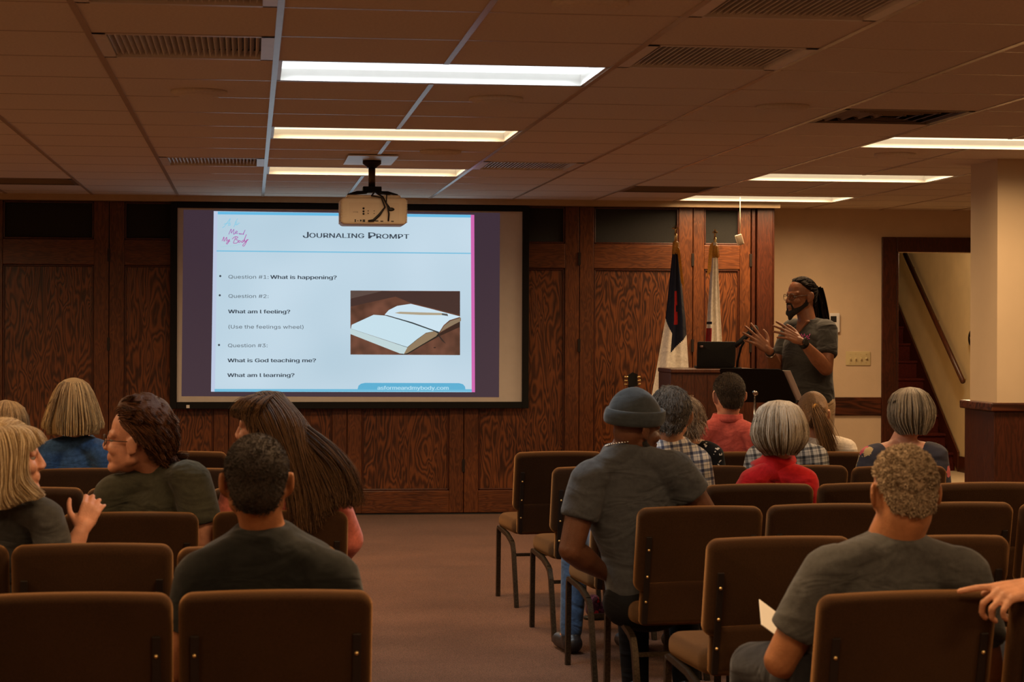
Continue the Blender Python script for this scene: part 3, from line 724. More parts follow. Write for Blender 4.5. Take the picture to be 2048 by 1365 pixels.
ld_ = 14.25
la, lb = W(1341, 738, ld_), W(1520, 738, ld_)
lec = thing('lectern', 'walnut lectern with panelled front standing in front of the flags', 'lectern', ((la[0] + lb[0]) / 2, la[1], 0)); lw, lh = lb[0] - la[0], la[2]
bevel(MB().bb((-lw / 2, 0, .06), (lw / 2, .42, lh - .03)).build('cabinet', MT['lectern'], lec), .005)
bevel(MB().bb((-lw / 2 - .004, -.012, lh - .03), (lw / 2 + .004, .43, lh)).build('top', MT['lectern'], lec), .006)
bevel(MB().bb((-lw / 2 - .01, -.02, 0), (lw / 2 + .01, .44, .07)).build('plinth', MT['lectern'], lec), .006)
gr = MB()
for k in range(1, 7): gr.bb((-lw / 2 + lw * k / 7 - .002, -.003, .08), (-lw / 2 + lw * k / 7 + .002, 0.002, lh - .04))
gr.build('grooves', MT['casing'], lec)
lt0 = W(1432, 738, 14.4); lap = thing('laptop', 'open black laptop seen from behind on the lectern', 'laptop', (lt0[0], lt0[1], lh), -.12)
MB().rrect((0, .02 + .09, .009), (1, 0, 0), (0, 1, 0), .27, .19, .016, .01, .004).build('keyboard_base', MT['black_sat'], lap, True)
MB().rrect((0, -.01, .10), (1, 0, 0), (0, math.sin(-.28), math.cos(-.28)), .27, .185, .009, .012, .003).build('lid', MT['black_sat'], lap, True)
lid_y = lambda z: -.01 + math.tan(-.28) * (z - .10) - .006
MB().cyl((-.105, lid_y(.155), .155), (-.105, lid_y(.155) - .003, .156), .012, n=14).build('badge', plain('badge', (.07, .03, .025), .4), lap, True)

# music stand
c0, tvec, svec = W(1437, 737, 13.05), A3(.362, -.22, .0), A3(.13, .20, -.225)
t_w = unit(RT * tvec[0] + FW * tvec[1]); s_w = RT * svec[0] + FW * svec[1] + UPV * svec[2]; s_w = unit(s_w - t_w * np.dot(s_w, t_w))
Wd, Hd = .44, .32; ctr = c0 + t_w * Wd / 2 + s_w * Hd / 2
ms = thing('music_stand', 'black music stand seen from behind before the speaker', 'music stand', (ctr[0], ctr[1], 0)); mo = np.array(ms.location)
nrm = np.cross(t_w, -s_w)
MB().rrect(ctr - mo, t_w, -s_w, Wd, Hd, .004, .03, .0).build('desk', MT['black_sat'], ms)
MB().box(ctr - mo + s_w * Hd / 2 - nrm * .03, (Wd, .004, .06), R=np.stack([t_w, s_w, nrm], 1)).build('ledge', MT['black_sat'], ms)
k0 = ctr - mo + A3(-.03, -.06, -.04)
MB().ell(k0, (.02, .03, .022)).build('swivel_knob', MT['chrome'], ms, True)
MB().cyl((k0[0], k0[1] + .01, .55), (k0[0], k0[1] + .01, k0[2] - .02), .0085).build('pole', MT['chrome'], ms, True)
MB().cyl((k0[0], k0[1] + .01, .12), (k0[0], k0[1] + .01, .58), .012).build('pole', MT['black_sat'], ms, True)
for k in range(3):
    an = k * 2.094 + .5; MB().tube([(k0[0], k0[1] + .01, .2), (k0[0] + .22 * math.cos(an), k0[1] + .01 + .22 * math.sin(an), .012)], .008, 8).build('leg', MT['black_sat'], ms, True)
pp = thing('sheet_of_paper', 'white sheet sticking out from the right side of the music stand', 'paper', ctr - t_w * 0)
MB().rrect(t_w * (Wd / 2 - .065) + s_w * .005 - nrm * .012 * (1 if np.dot(nrm, FW) < 0 else -1), t_w, -s_w, .215, .279, .0015, .002).build('sheet', MT['paper'], pp)

# gooseneck microphone clamped at the lectern
m0, m1, m2 = W(1481, 739, 14.15), W(1482, 695, 14.1), W(1497, 678, 14.08)
mc = thing('microphone_stand', 'black gooseneck stand rising from the lectern holding a microphone', 'microphone stand', (m0[0], m0[1] + .1, lh)); mo = np.array(mc.location)
gn = [np.array([m0[0], m0[1] + .1, lh]), np.array([m0[0], m0[1] + .09, lh + .05]), m1, W(1488, 684, 14.09)]
MB().tube([q - mo for q in gn], .0085, 10).build('gooseneck', MT['black_sat'], mc, True)
MB().cyl((0, 0, 0), (0, 0, .012), .035, .03).build('base', MT['black_sat'], mc, True)
ma, mb_ = W(1470, 693, 14.05), W(1505, 662, 14.05); ax = unit(mb_ - ma)
mi = thing('microphone', 'black handheld microphone in the gooseneck clip', 'microphone', ma)
MB().tube([A3(0, 0, 0), ax * .05, ax * .14, ax * .155], [.015, .017, .02, .024], 16).build('handle', MT['black_sat'], mi, True)
MB().ell(ax * .178, (.027, .027, .027)).build('grille', plain('mic mesh', (.02, .02, .02), .5, .5, sc=200, bmp=.004), mi, True)

# pull switch, thermostat, switch plate
q = W(1479, 480, 15.6); sw = thing('hanging_switch', 'cream pull switch hanging on a cord above the white flag', 'switch', q)
MB().rrect((0, 0, 0), unit(A3(.93, 0, .28)), unit(A3(-.28, 0, .93)), .05, .08, .03, .006, .005).build('body', MT['plastic'], sw, True)
MB().tube([(.005, 0, .03), (.004, 0, .15), (.004, 0, CZ - q[2])], .0025, 6).build('cord', MT['plastic'], sw, True)
c = atY(1668, 646, BY); th_ = thing('thermostat', 'white thermostat on the beige wall behind the speaker', 'thermostat', c)
MB().rrect((0, -.014, 0), (1, 0, 0), (0, 0, 1), .085, .16, .026, .008, .004).build('housing', MT['white_enamel'], th_, True)
MB().box((-.012, -.028, .03), (.05, .003, .05)).build('display', MT['black'], th_)
c = atY(1716, 717.5, BY); spl = thing('switch_plate', 'ivory four gang light switch plate beside the doorway', 'light switch', c)
MB().rrect((0, -.004, 0), (1, 0, 0), (0, 0, 1), .212, .118, .007, .006, .003).build('plate', MT['ivory'], spl, True)
for k in range(4):
    x = -.069 + .046 * k
    if k < 3: bevel(MB().box((x, -.013, -.004), (.009, .02, .02), R=Matrix.Rotation(.5, 3, 'X')).build('toggle', MT['ivory'], spl), .002)
    else: MB().cyl((x, -.006, 0), (x, -.02, 0), .009).build('dial', MT['ivory'], spl, True)
scw = MB()
for k in range(4):
    for z in (-.036, .036): scw.cyl((-.069 + .046 * k, -.006, z), (-.069 + .046 * k, -.009, z), .003, n=8)
scw.build('screws', MT['brass'], spl)
#@@PART2
# ------------------------------------------------------------------ chairs
CWD = .472
def make_chair():
    r = empty('stacking_chair')
    rc = math.radians(11); up = A3(0, -math.sin(rc), math.cos(rc)); ax = A3(1, 0, 0); nn = np.cross(ax, up)
    # seat
    MB().rrect((0, .035, .415), (1, 0, 0), (0, 1, 0), .455, .44, .085, .07, .035, .0, 8, steps=5).build('seat', MT['chair_lit'], r, True)
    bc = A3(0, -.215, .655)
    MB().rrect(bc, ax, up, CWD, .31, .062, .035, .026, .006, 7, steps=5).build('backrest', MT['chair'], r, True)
    lo = bc - up * .20
    MB().rrect(lo - nn * .002, ax, up, CWD - .055, .17, .045, .02, .015, .0, 6, steps=3).build('lower_back', MT['chair'], r, True)
    yb = -.033   # rear face, the rear normal is -nn*? decided below
    rear = nn if nn[1] < 0 else -nn
    # cloth pocket with an elastic hem
    pk = MB(); rows = []
    for k in range(9):
        q = k / 8; z = -.115 - .155 * q; bul = .012 * math.sin(PI * (q * .85 + .05)) + .002 * math.sin(q * 17)
        xs = np.linspace(-.19, .19, 15)
        rows.append(bc + np.outer(xs, ax) + up * (z + .004 * np.cos(xs * 9)[:, None] * (1 - q)) + rear * (.032 + (bul * np.clip(1.25 - (xs / .19) ** 2, .2, 1))[:, None]))
    pk.loft(rows, 0, False, False); o = pk.build('pocket', MT['chair'], r, True); sd = o.modifiers.new('Solidify', 'SOLIDIFY'); sd.thickness = .003
    for sx in (-1, 1):
        bar = MB().box(bc + ax * (.197 * sx) + up * (-.105) + rear * .036, (.021, .33, .007), R=np.stack([ax, up, nn], 1)).build('back_bar', MT['backbar'], r)
        bevel(bar, .002)
        bm = MB()
        for h in (.01, -.09, -.185):
            p = bc + ax * (.197 * sx) + up * h + rear * .039
            bo = MB().ell(p, (.0055, .0055, .0055), n=8, m=6).build('bolt', MT['brass'], bar, True)
        X = .222 * sx
        MB().tube([(X, .215, .375), (X, .222, .355), (X, .235, .0)], .0155, 4, square=True).build('leg', MT['leg'], r)
        MB().tube([(X, -.10, .335), (X, -.135, .32), (X, -.16, .28), (X, -.235, .0)], .0155, 4, square=True).build('leg', MT['leg'], r)
        MB().tube([(X, .222, .37), (X, .20, .378), (X, .0, .36), (X, -.12, .33)], .0145, 4, square=True).build('seat_rail', MT['leg'], r)
    MB().tube([(-.222, -.165, .268), (.222, -.165, .268)], .011, 4, square=True).build('stretcher', MT['leg'], r)
    return r
proto = make_chair(); first = [True]; CH = {}
def chair(key, x0, x1, y, rot, label):
    d = (CAMH - .815) * FPX / (y - 653 - .0038 * ((x0 + x1) / 2 - 501))
    p = W((x0 + x1) / 2, y, d); R = math.radians(rot)
    p = p + A3(-math.sin(R), math.cos(R), 0) * .265
    if first[0]: c = proto; first[0] = False
    else: c = copy_tree(proto)
    c.location = (p[0], p[1], 0); c.rotation_euler = (0, 0, R)
    tag(c, label, 'chair', 'brown chairs of the left block' if x1 < 760 else 'brown chairs of the right block')
    CH[key] = (A3(p[0], p[1], 0), R, d)
    return c
B = 'brown stacking chair '
chair('L1a', -52, 345, 1187, 0, B + 'cut by the left edge, empty, nearest row')
chair('L1b', 355, 750, 1182, 0, B + 'holding the man in the black tee, nearest row beside the aisle')
chair('L2z', -312, 15, 1090, 0, B + 'under the blonde woman at the left edge')
chair('L2a', 20, 348, 1088, 0, B + 'empty, in front of the chair cut by the left edge')
chair('L2b', 352, 680, 1092, 0, B + 'mostly hidden, just ahead of the man in the black tee')
chair('L3z', -160, 114, 1027, 0, B + 'hidden ahead of the long-haired blonde woman')
chair('L3a', 120, 398, 1025, 0, B + 'holding the dark haired woman with glasses')
chair('L3b', 423, 700, 1022, 0, B + 'holding the woman with very long brown hair, beside the aisle')
chair('L4a', -75, 167, 975, 0, B + 'seen only by its right corner behind the raised hand')
chair('L4b', 172, 413, 975, 0, B + 'hidden ahead of the dark haired woman with glasses')
chair('L4c', 420, 660, 975, 0, B + 'hidden ahead of the woman with very long brown hair')
chair('L5a', -141, 69, 938, 0, B + 'under the blonde head cut by the left edge')
chair('L5b', 71, 283, 937, 0, B + 'holding the woman in the denim shirt')
chair('L5c', 285, 495, 937, 0, B + 'empty, right of the chair with the denim shirted woman')
chair('L5d', 496, 707, 940, 0, B + 'showing one corner right of the long brown hair')
chair('L6a', 82, 266, 903, 0, B + 'hidden in front of the woman in the denim shirt')
chair('L6b', 270, 454, 903, 0, B + 'front row, right of the dark haired woman with glasses')
chair('L6c', 458, 642, 903, 0, B + 'front row of the left block, hidden by the long brown hair')
RT5 = 5
chair('R1a', 1636, 2012, 1184, 7, B + 'holding the man in the charcoal tee, a hand on its corner')
chair('R1b', 2020, 2392, 1180, 7, B + 'cut by the right edge, beside the one with the hand')
chair('R2a', 1408, 1722, 1074, RT5, B + 'empty, just left of the man in the charcoal tee')
chair('R2b', 1727, 2038, 1072, RT5, B + 'empty, directly ahead of the man in the charcoal tee')
chair('R2c', 2043, 2350, 1070, RT5, B + 'second row on the right, showing a sliver at the right edge')
chair('R3a', 1276, 1533, 1013, RT5, B + 'aisle chair holding the man in the grey knit hat')
chair('R3b', 1537, 1786, 1008, RT5, B + 'third row on the right, next to the knit hat man\'s chair')
chair('R3c', 1790, 2036, 1005, RT5, B + 'third row on the right, right of the curly greying head')
chair('R3d', 2041, 2284, 1004, RT5, B + 'third row on the right, showing a sliver at the right edge')
chair('R4a', 1190, 1410, 970, RT5, B + 'under the grey haired man in plaid, beside the aisle')
chair('R4b', 1412, 1633, 968, RT5, B + 'holding the woman in the red top')
chair('R4c', 1637, 1857, 966, RT5, B + 'just behind the grey haired woman, left of the curly greying head')
chair('R4d', 1861, 2080, 965, RT5, B + 'fourth row on the right, before the pillar')
chair('R5a', 1108, 1304, 933, RT5, B + 'empty second aisle chair, left of the knit hat man\'s arm')
chair('R5b', 1307, 1503, 932, RT5, B + 'holding the woman in black floral')
chair('R5c', 1506, 1702, 931, RT5, B + 'holding the person in plaid behind the red top woman\'s head')
chair('R5d', 1705, 1900, 932, RT5, B + 'holding the grey haired woman in the blue grey floral top')
chair('R6a', 1032, 1208, 903, RT5, B + 'empty front aisle chair, leftmost of the right block')
chair('R6b', 1211, 1387, 903, RT5, B + 'front row, hidden by the knit hat')
chair('R6c', 1389, 1564, 904, RT5, B + 'holding the man in the salmon shirt')
chair('R6d', 1568, 1742, 904, RT5, B + 'holding the woman with the ponytail')

# ------------------------------------------------------------------ people
def skin(name, col, rough=.5):
    m, t, b = nt(name); setb(b, col, rough, spec=.35)
    f = noise(t, coords(t), 28, 4, .6); lo = tuple(c * .84 for c in col); hi = tuple(min(1, c * 1.12) for c in col)
    t.links.new(ramp(t, f, [(.3, lo), (.7, hi)]), b.inputs['Base Color']); bump(t, b, noise(t, coords(t), 260, 2), .001)
    b.inputs['Subsurface Weight'].default_value = .08; b.inputs['Subsurface Radius'].default_value = (.01, .004, .002)
    return m
def hairm(name, c0, c1, rough=.42, spec=.35):
    m, t, b = nt(name); setb(b, c0, rough, spec=spec)
    at = nd(t, 'ShaderNodeAttribute'); at.attribute_name = 'rnd'
    t.links.new(ramp(t, at.outputs['Fac'], [(.1, c0), (.9, c1)]), b.inputs['Base Color'])
    bump(t, b, noise(t, coords(t, (60, 60, 12)), 6, 3), .004)
    return m
def plaid(name, base, a, b_, sc=26.0):
    m, t, b = nt(name); setb(b, base, .9, spec=.1, sheen=.1)
    v = coords(t, rot=(.05, .12, .1)); sx = nd(t, 'ShaderNodeSeparateXYZ'); t.links.new(v, sx.inputs[0])
    def bands(o, k, ph, w): return mth(t, 'GREATER_THAN', mth(t, 'SINE', mth(t, 'ADD', mth(t, 'MULTIPLY', o, k), ph)), w)
    A = mth(t, 'ADD', bands(sx.outputs[0], sc * 4.5, 0, .55), bands(sx.outputs[2], sc * 4.5, 1, .55))
    T = mth(t, 'ADD', bands(sx.outputs[0], sc * 4.5, 2.6, .96), bands(sx.outputs[2], sc * 4.5, 3.6, .96))
    f = mth(t, 'ADD', mth(t, 'MULTIPLY', A, .38), mth(t, 'MULTIPLY', T, .2))
    t.links.new(ramp(t, f, [(0, base), (.4, a), (.8, b_)]), b.inputs['Base Color'])
    bump(t, b, noise(t, coords(t, (5, 5, 11)), 1, 2), .03)
    return m
def floral(name, base, c1, c2, sc=16.0, thr=.27):
    m, t, b = nt(name); setb(b, base, .9, spec=.1, sheen=.1)
    v = coords(t); n = nd(t, 'ShaderNodeTexVoronoi'); n.inputs['Scale'].default_value = sc; n.inputs['Randomness'].default_value = .8
    va = nd(t, 'ShaderNodeVectorMath', operation='ADD'); nz = nd(t, 'ShaderNodeTexNoise'); nz.inputs['Scale'].default_value = 70; nz.inputs['Detail'].default_value = 1
    sc_ = nd(t, 'ShaderNodeVectorMath', operation='SCALE'); sc_.inputs['Scale'].default_value = .035
    t.links.new(v, nz.inputs['Vector']); t.links.new(nz.outputs['Color'], sc_.inputs[0]); t.links.new(v, va.inputs[0]); t.links.new(sc_.outputs[0], va.inputs[1]); t.links.new(va.outputs[0], n.inputs['Vector'])
    k = mth(t, 'LESS_THAN', n.outputs['Distance'], thr)
    mx = nd(t, 'ShaderNodeMix', data_type='RGBA'); mx.inputs[6].default_value = (*base, 1)
    t.links.new(k, mx.inputs[0])
    t.links.new(ramp(t, n.outputs['Color'], [(.35, c1), (.6, c2)]), mx.inputs[7]); t.links.new(mx.outputs[2], b.inputs['Base Color'])
    bump(t, b, noise(t, coords(t, (5, 5, 11)), 1, 2), .03)
    return m
MT['eye'] = plain('eye white', (.30, .24, .20), .2); MT['iris'] = plain('iris', (.02, .01, .006), .2)
MT['denim'] = cloth('blue denim', (.035, .085, .20), .006, var=.3)
MT['jeans'] = cloth('blue jeans', (.05, .09, .17), .006, var=.3)
MT['dark_cloth'] = cloth('dark trousers', (.010, .010, .012), .006)
MT['khaki'] = cloth('khaki trousers', (.36, .25, .14), .006)
MT['shoe'] = plain('dark leather shoe', (.015, .012, .012), .4)

def rotm(yaw, pitch=0, roll=0):
    return np.array(Matrix.Rotation(math.radians(yaw), 3, 'Z') @ Matrix.Rotation(math.radians(pitch), 3, 'X') @ Matrix.Rotation(math.radians(roll), 3, 'Y'))
CR_C, CR_R = A3(0, -.014, .034), A3(.0765, .096, .087)
class Head:
    def __init__(s, c, yaw, pitch=0, roll=0, k=1.0): s.c = np.asarray(c, float); s.R = rotm(yaw, pitch, roll); s.k = k
    def w(s, p): return s.c + s.k * (np.asarray(p, float) @ s.R.T)
    def d(s, v): return np.asarray(v, float) @ s.R.T
def head_prims(mb, H, ears=True, jaw=1.0):
    k, R = H.k, H.R
    E = lambda c, r, rr=None: mb.ell(H.w(c), np.asarray(r) * k, R if rr is None else R @ rr, n=22, m=14)
    C = lambda a, b, r0, r1, **kw: mb.cap(H.w(a), H.w(b), r0 * k, r1 * k, **kw)
    E(CR_C, CR_R); E((0, .030, -.040), (.060 * jaw, .058, .072)); E((0, -.02, -.02), (.068, .075, .07))
    for sx in (-1, 1):
        C((sx * .050 * jaw, -.004, -.052), (sx * .014, .074, -.095), .022, .019)
        E((sx * .036, .056, -.026), (.028, .030, .026))
        C((sx * .050, .059, .025), (sx * .008, .081, .021), .0112, .0108)
        E((sx * .013, .098, -.030), (.010, .012, .009))
        E((sx * .031, .0690, .0125), (.019, .0145, .0085)); E((sx * .031, .0675, -.0095), (.018, .0135, .0075))
        if ears:
            er = np.array(Matrix.Rotation(sx * .42, 3, 'Z') @ Matrix.Rotation(.2, 3, 'X'))
            E((sx * .0865, -.016, -.002), (.0065, .021, .034), er); E((sx * .078, -.004, -.026), (.009, .011, .013), er); E((sx * .0765, .0, .0), (.010, .010, .02), er)
    C((0, .086, .012), (0, .105, -.024), .009, .0115); E((0, .104, -.028), (.012, .011, .010))
    E((0, .080, -.060), (.028, .018, .022))
    C((-.020, .088, -.055), (.020, .088, -.055), .0065, .0065); C((-.018, .087, -.067), (.018, .087, -.067), .0075, .0075)
    C((-.021, .080, -.061), (.021, .080, -.061), .009, .009)
    E((0, .080, -.096), (.024, .018, .018))
def eyes(H, parent, org):
    for sx in (-1, 1):
        e = MB().ell(H.w((sx * .031, .0665, .003)), .0130 * H.k, n=14, m=10).build('eye', MT['eye'], parent, True, org)
        MB().ell(H.w((sx * .031, .0755, .002)), np.array([.0068, .005, .0062]) * H.k, H.R, n=12, m=8).build('iris', MT['iris'], e, True, org)
def hand_prims(mb, w, f, n, t, curl=(.35, .4, .45, .5), k=1.0, spread=.13, thumb=.7):
    """wrist w, fingers along f, back of the hand faces n, thumb on the t side"""
    f = unit(f); n = unit(n - f * np.dot(n, f)); t0 = unit(np.cross(f, n)); t = t0 if np.dot(t0, t) > 0 else -t0; w = np.asarray(w, float)
    xs = (.030, .010, -.010, -.029); L = ((.044, .026, .020), (.049, .030, .021), (.045, .028, .021), (.034, .021, .018)); pl = (.092, .094, .089, .080)
    for i in range(4):
        kn = w + k * (f * pl[i] + t * xs[i]); mb.cap(w + k * (f * .012 + t * xs[i] * .62), kn, .0145 * k, .0115 * k, n=10)
        d = unit(f + t * spread * (1.5 - i)); a = 0.0; p = kn; r = (.0098, .0090, .0082, .0075)
        for j in range(3):
            a += curl[i] * (.75, 1.1, .7)[j]; dd = unit(d * math.cos(a) - n * math.sin(a)); q = p + dd * L[i][j] * k
            mb.cap(p, q, r[j] * k * (.92 if i == 3 else 1), r[j + 1] * k * (.92 if i == 3 else 1), n=10); p = q
    mb.ell(w + k * (f * .048 - n * .004), np.array([.040, .048, .0145]) * k, np.stack([t, f, n], 1), n=16, m=10)
    b = w + k * (f * .018 + t * .026 - n * .006); d = unit(f * .62 + t * thumb - n * .25); q = b + d * .044 * k
    mb.cap(b, q, .016 * k, .0125 * k, n=10); d2 = unit(f * .85 + t * thumb * .55 - n * .22); q2 = q + d2 * .033 * k; mb.cap(q, q2, .0115 * k, .0102 * k, n=10)
    d3 = unit(f * .95 + t * thumb * .3 - n * .28); mb.cap(q2, q2 + d3 * .024 * k, .0102 * k, .0082 * k, n=10)
def hairline(az):
    """lowest hair elevation (deg) by azimuth, 0 = face"""
    c = np.cos(az); return np.interp(c, [-1, -.6, -.36, -.12, .25, .62, 1], [-60, -53, -34, -7, 6, 30, 40])
def scalp_dirs(N, off=0.0, top=False):
    out = []
    while len(out) < N:
        v = rng.normal(size=(N * 2, 3)); v /= np.linalg.norm(v, axis=1)[:, None]
        az = np.arctan2(v[:, 0], v[:, 1]); el = np.degrees(np.arcsin(v[:, 2]))
        out = v[el > hairline(az) + off]
        N0 = N
        while len(out) < N:
            u = rng.normal(size=(N * 2, 3)); u /= np.linalg.norm(u, axis=1)[:, None]
            az = np.arctan2(u[:, 0], u[:, 1]); el = np.degrees(np.arcsin(u[:, 2])); out = np.concatenate([out, u[el > hairline(az) + off]])
    return out[:N]
E2_C, E2_R = A3(0, -.022, -.022), A3(.070, .082, .078)
def scalp_r(D):
    """distance from the skull centre to the head surface along unit directions D"""
    q = 1 / np.linalg.norm(D / CR_R, axis=-1)
    o = (CR_C - E2_C) / E2_R; dd = D / E2_R; a = (dd ** 2).sum(-1); b = (dd * o).sum(-1); c = (o ** 2).sum() - 1
    q2 = (-b + np.sqrt(np.maximum(b * b - a * c, 0))) / a
    w = np.clip((.45 - D[..., 1]) / .3, 0, 1); q2 = q2 * w + (q - .03) * (1 - w); k = .006
    return np.maximum(q, q2) + k * np.log1p(np.exp(-np.abs(q - q2) / k)) - .0015
def hair_shell(mb, H, th=.008, off=0.0, lump=.0, zs=1.0, thf=None, rv=.45):
    NA, NE = 56, 30; rings = []
    ph = rng.random(6) * 6
    for e in range(NE):
        el = math.radians(-76 + 165.5 * e / (NE - 1)); az = np.linspace(0, 2 * PI, NA, endpoint=False)
        D = np.stack([np.sin(az) * math.cos(el), np.cos(az) * math.cos(el), np.full(NA, math.sin(el))], 1); D = D * CR_R; D /= np.linalg.norm(D, axis=1)[:, None]
        hl = np.radians(hairline(az) + off); q = np.clip((el - hl) / math.radians(16), -1, 1)
        t = th if thf is None else np.array([thf(a, el) for a in az])
        ht = np.where(q > 0, t * np.sqrt(np.clip(q, 0, 1)), -.012 * np.clip(-q * 2, 0, 1))
        ht = ht + lump * (np.sin(az * 5 + ph[0] + 3 * el) * np.sin(el * 7 + ph[1]) + .6 * np.sin(az * 11 + ph[2]) * np.sin(el * 13 + ph[3])) * (q > 0)
        rings.append(H.w(CR_C + D * (scalp_r(D) + ht)[:, None]))
    mb.loft(rings); mb.rnd[-1][:] = rv
def hair_sim(H, N, length, steps, flow, cols, grav=.35, noise_=.12, off=0.0, stiff=.75, lift=.006, wave=0.0, wfreq=60.0, zcut=None, jit=.2, dirs=None, up0=.0, clump=0.0, nclump=150):
    D = scalp_dirs(N, off) if dirs is None else dirs; N = len(D)
    D = unit_rows(D * CR_R); P = CR_C + D * (scalp_r(D) + lift)[:, None]; Pw = H.w(P); nrm = unit_rows(H.d(D / CR_R))
    d = H.d(flow(D)); d = d - nrm * np.sum(d * nrm, 1)[:, None]; d = unit_rows(d + 1e-6) + nrm * up0
    d = unit_rows(d); ln = length * (1 - jit * rng.random(N)); st = (ln / steps)[:, None]
    out = [Pw.copy()]; g = A3(0, 0, -1.0); ph = rng.random(N) * 6.28
    for k in range(steps):
        d = unit_rows(stiff * d + grav * g + noise_ * rng.normal(size=(N, 3)))
        Pw = Pw + d * st
        for (c, r, R) in cols:
            q = ((Pw - c) @ R) / r; L = np.linalg.norm(q, axis=1); ins = L < 1
            if ins.any():
                qq = q[ins] / L[ins][:, None]; new = c + (qq * r) @ R.T; Pw[ins] = new
        out.append(Pw.copy())
    S = np.stack(out, 1)
    if clump:
        ci = rng.choice(N, min(nclump, N), replace=False); near = np.argmin(((S[:, None, 0] - S[None, ci, 0]) ** 2).sum(2), 1)
        w_ = (np.linspace(0, 1, steps + 1) ** .8 * clump)[None, :, None]; S = S * (1 - w_) + (S[ci][near] + .12 * (S[:, :1] - S[ci][near][:, :1])) * w_
    d = np.gradient(S, axis=1)
    if wave:
        sd = np.cross(d, A3(.2, .3, .9)); sd /= np.linalg.norm(sd, axis=2, keepdims=True) + 1e-9
        tt = np.arange(steps + 1)[None, :] * st; S = S + sd * (wave * np.sin(tt * wfreq + ph[:, None]) * np.minimum(1, np.arange(steps + 1) / 3)[None])[:, :, None]
    if zcut is not None:
        zc = zcut + .018 * rng.normal(size=N) if np.isscalar(zcut) else zcut
        for k in range(1, steps + 1):
            lowm = S[:, k, 2] < zc; S[lowm, k] = S[lowm, k - 1]
    return S
def unit_rows(v): return v / (np.linalg.norm(v, axis=1)[:, None] + 1e-12)
def hair_volume(mb, H, prof, N, side=0.0, tone=None, r0=.00105, rj=.02, wave=.0015, zj=.08, fringe=.055, face=.42, clumps=90, clump=.45, twist=.0, inner=.94):
    """strands that fall from the crown over a measured hair outline: rows of (z, half width, half depth, depth offset)"""
    pr = np.array(prof, float); us = np.linspace(0, 1, len(pr)); NA = 64
    rings = []
    for u in np.linspace(.02, 1, 26):
        z, rx, ry, y0 = [np.interp(u, us, pr[:, k]) for k in range(4)]
        az = np.linspace(0, 2 * PI, NA, endpoint=False); f = inner * np.where((np.cos(az) > face) & (z < fringe), .72, 1.0)
        rings.append(H.w(np.stack([np.sin(az) * rx * f, y0 + np.cos(az) * ry * f, np.full(NA, z)], 1)))
    mb.loft(rings); mb.rnd[-1][:] = .25
    N = int(N * 1.7); az = rng.uniform(0, 2 * PI, N); ca = rng.uniform(0, 2 * PI, clumps); cn = ca[np.argmin(np.abs(np.angle(np.exp(1j * (az[:, None] - ca[None])))), 1)]
    ct = np.sin(cn * 977.0) ; dz = np.angle(np.exp(1j * (cn - az))); S_ = 15; u0 = rng.random(N) ** 1.5 * .35; ue = 1 - zj * rng.random(N) ** 2 + .04 * rng.random(N); rs = 1 + rj * rng.normal(size=N); ph = rng.random(N) * 6.28
    ue = ue - side * np.abs(np.sin(az)) ** 2; uf = np.interp(-fringe, -pr[:, 0], us); ue = np.where(np.cos(az) > face, np.minimum(ue, uf), ue); u0 = np.minimum(u0, ue * .5)
    P = []
    for q in np.linspace(0, 1, S_):
        u = u0 + (ue - u0) * q; z, rx, ry, y0 = [np.interp(u, us, pr[:, k]) for k in range(4)]
        ext = np.maximum(u - 1, 0); a_ = az + dz * clump * u ** 1.3 + twist * u; k_ = 1 + (rs - 1) * (.25 + u) + wave / .1 * np.sin(u * 14 + ph) * u
        P.append(np.stack([np.sin(a_) * rx * k_, y0 + np.cos(a_) * ry * k_, z - ext * .2], 1))
    P = np.stack(P, 1); mb.strands(H.w(P.reshape(-1, 3)).reshape(P.shape), np.linspace(r0, r0 * .6, S_), np.clip((.5 if tone is None else (tone[0] + (tone[1] - tone[0]) * np.linspace(0, 1, S_))[None] + 0 * az[:, None]) + .24 * rng.normal(size=(N, 1)) + .30 * ct[:, None] + 0 * np.linspace(0, 1, S_)[None], 0, 1))
def pulled(H, D, tie, lift=.009, steps=9):
    td = unit(A3(*tie) - CR_C); P = []
    for t in np.linspace(0, 1, steps):
        d_ = unit_rows(D * (1 - t) + td * t + .012 * rng.normal(size=D.shape) * (1 - t)); P.append(H.w(CR_C + d_ * (scalp_r(d_) + lift + .006 * t ** 4)[:, None]))
    return np.stack(P, 1)
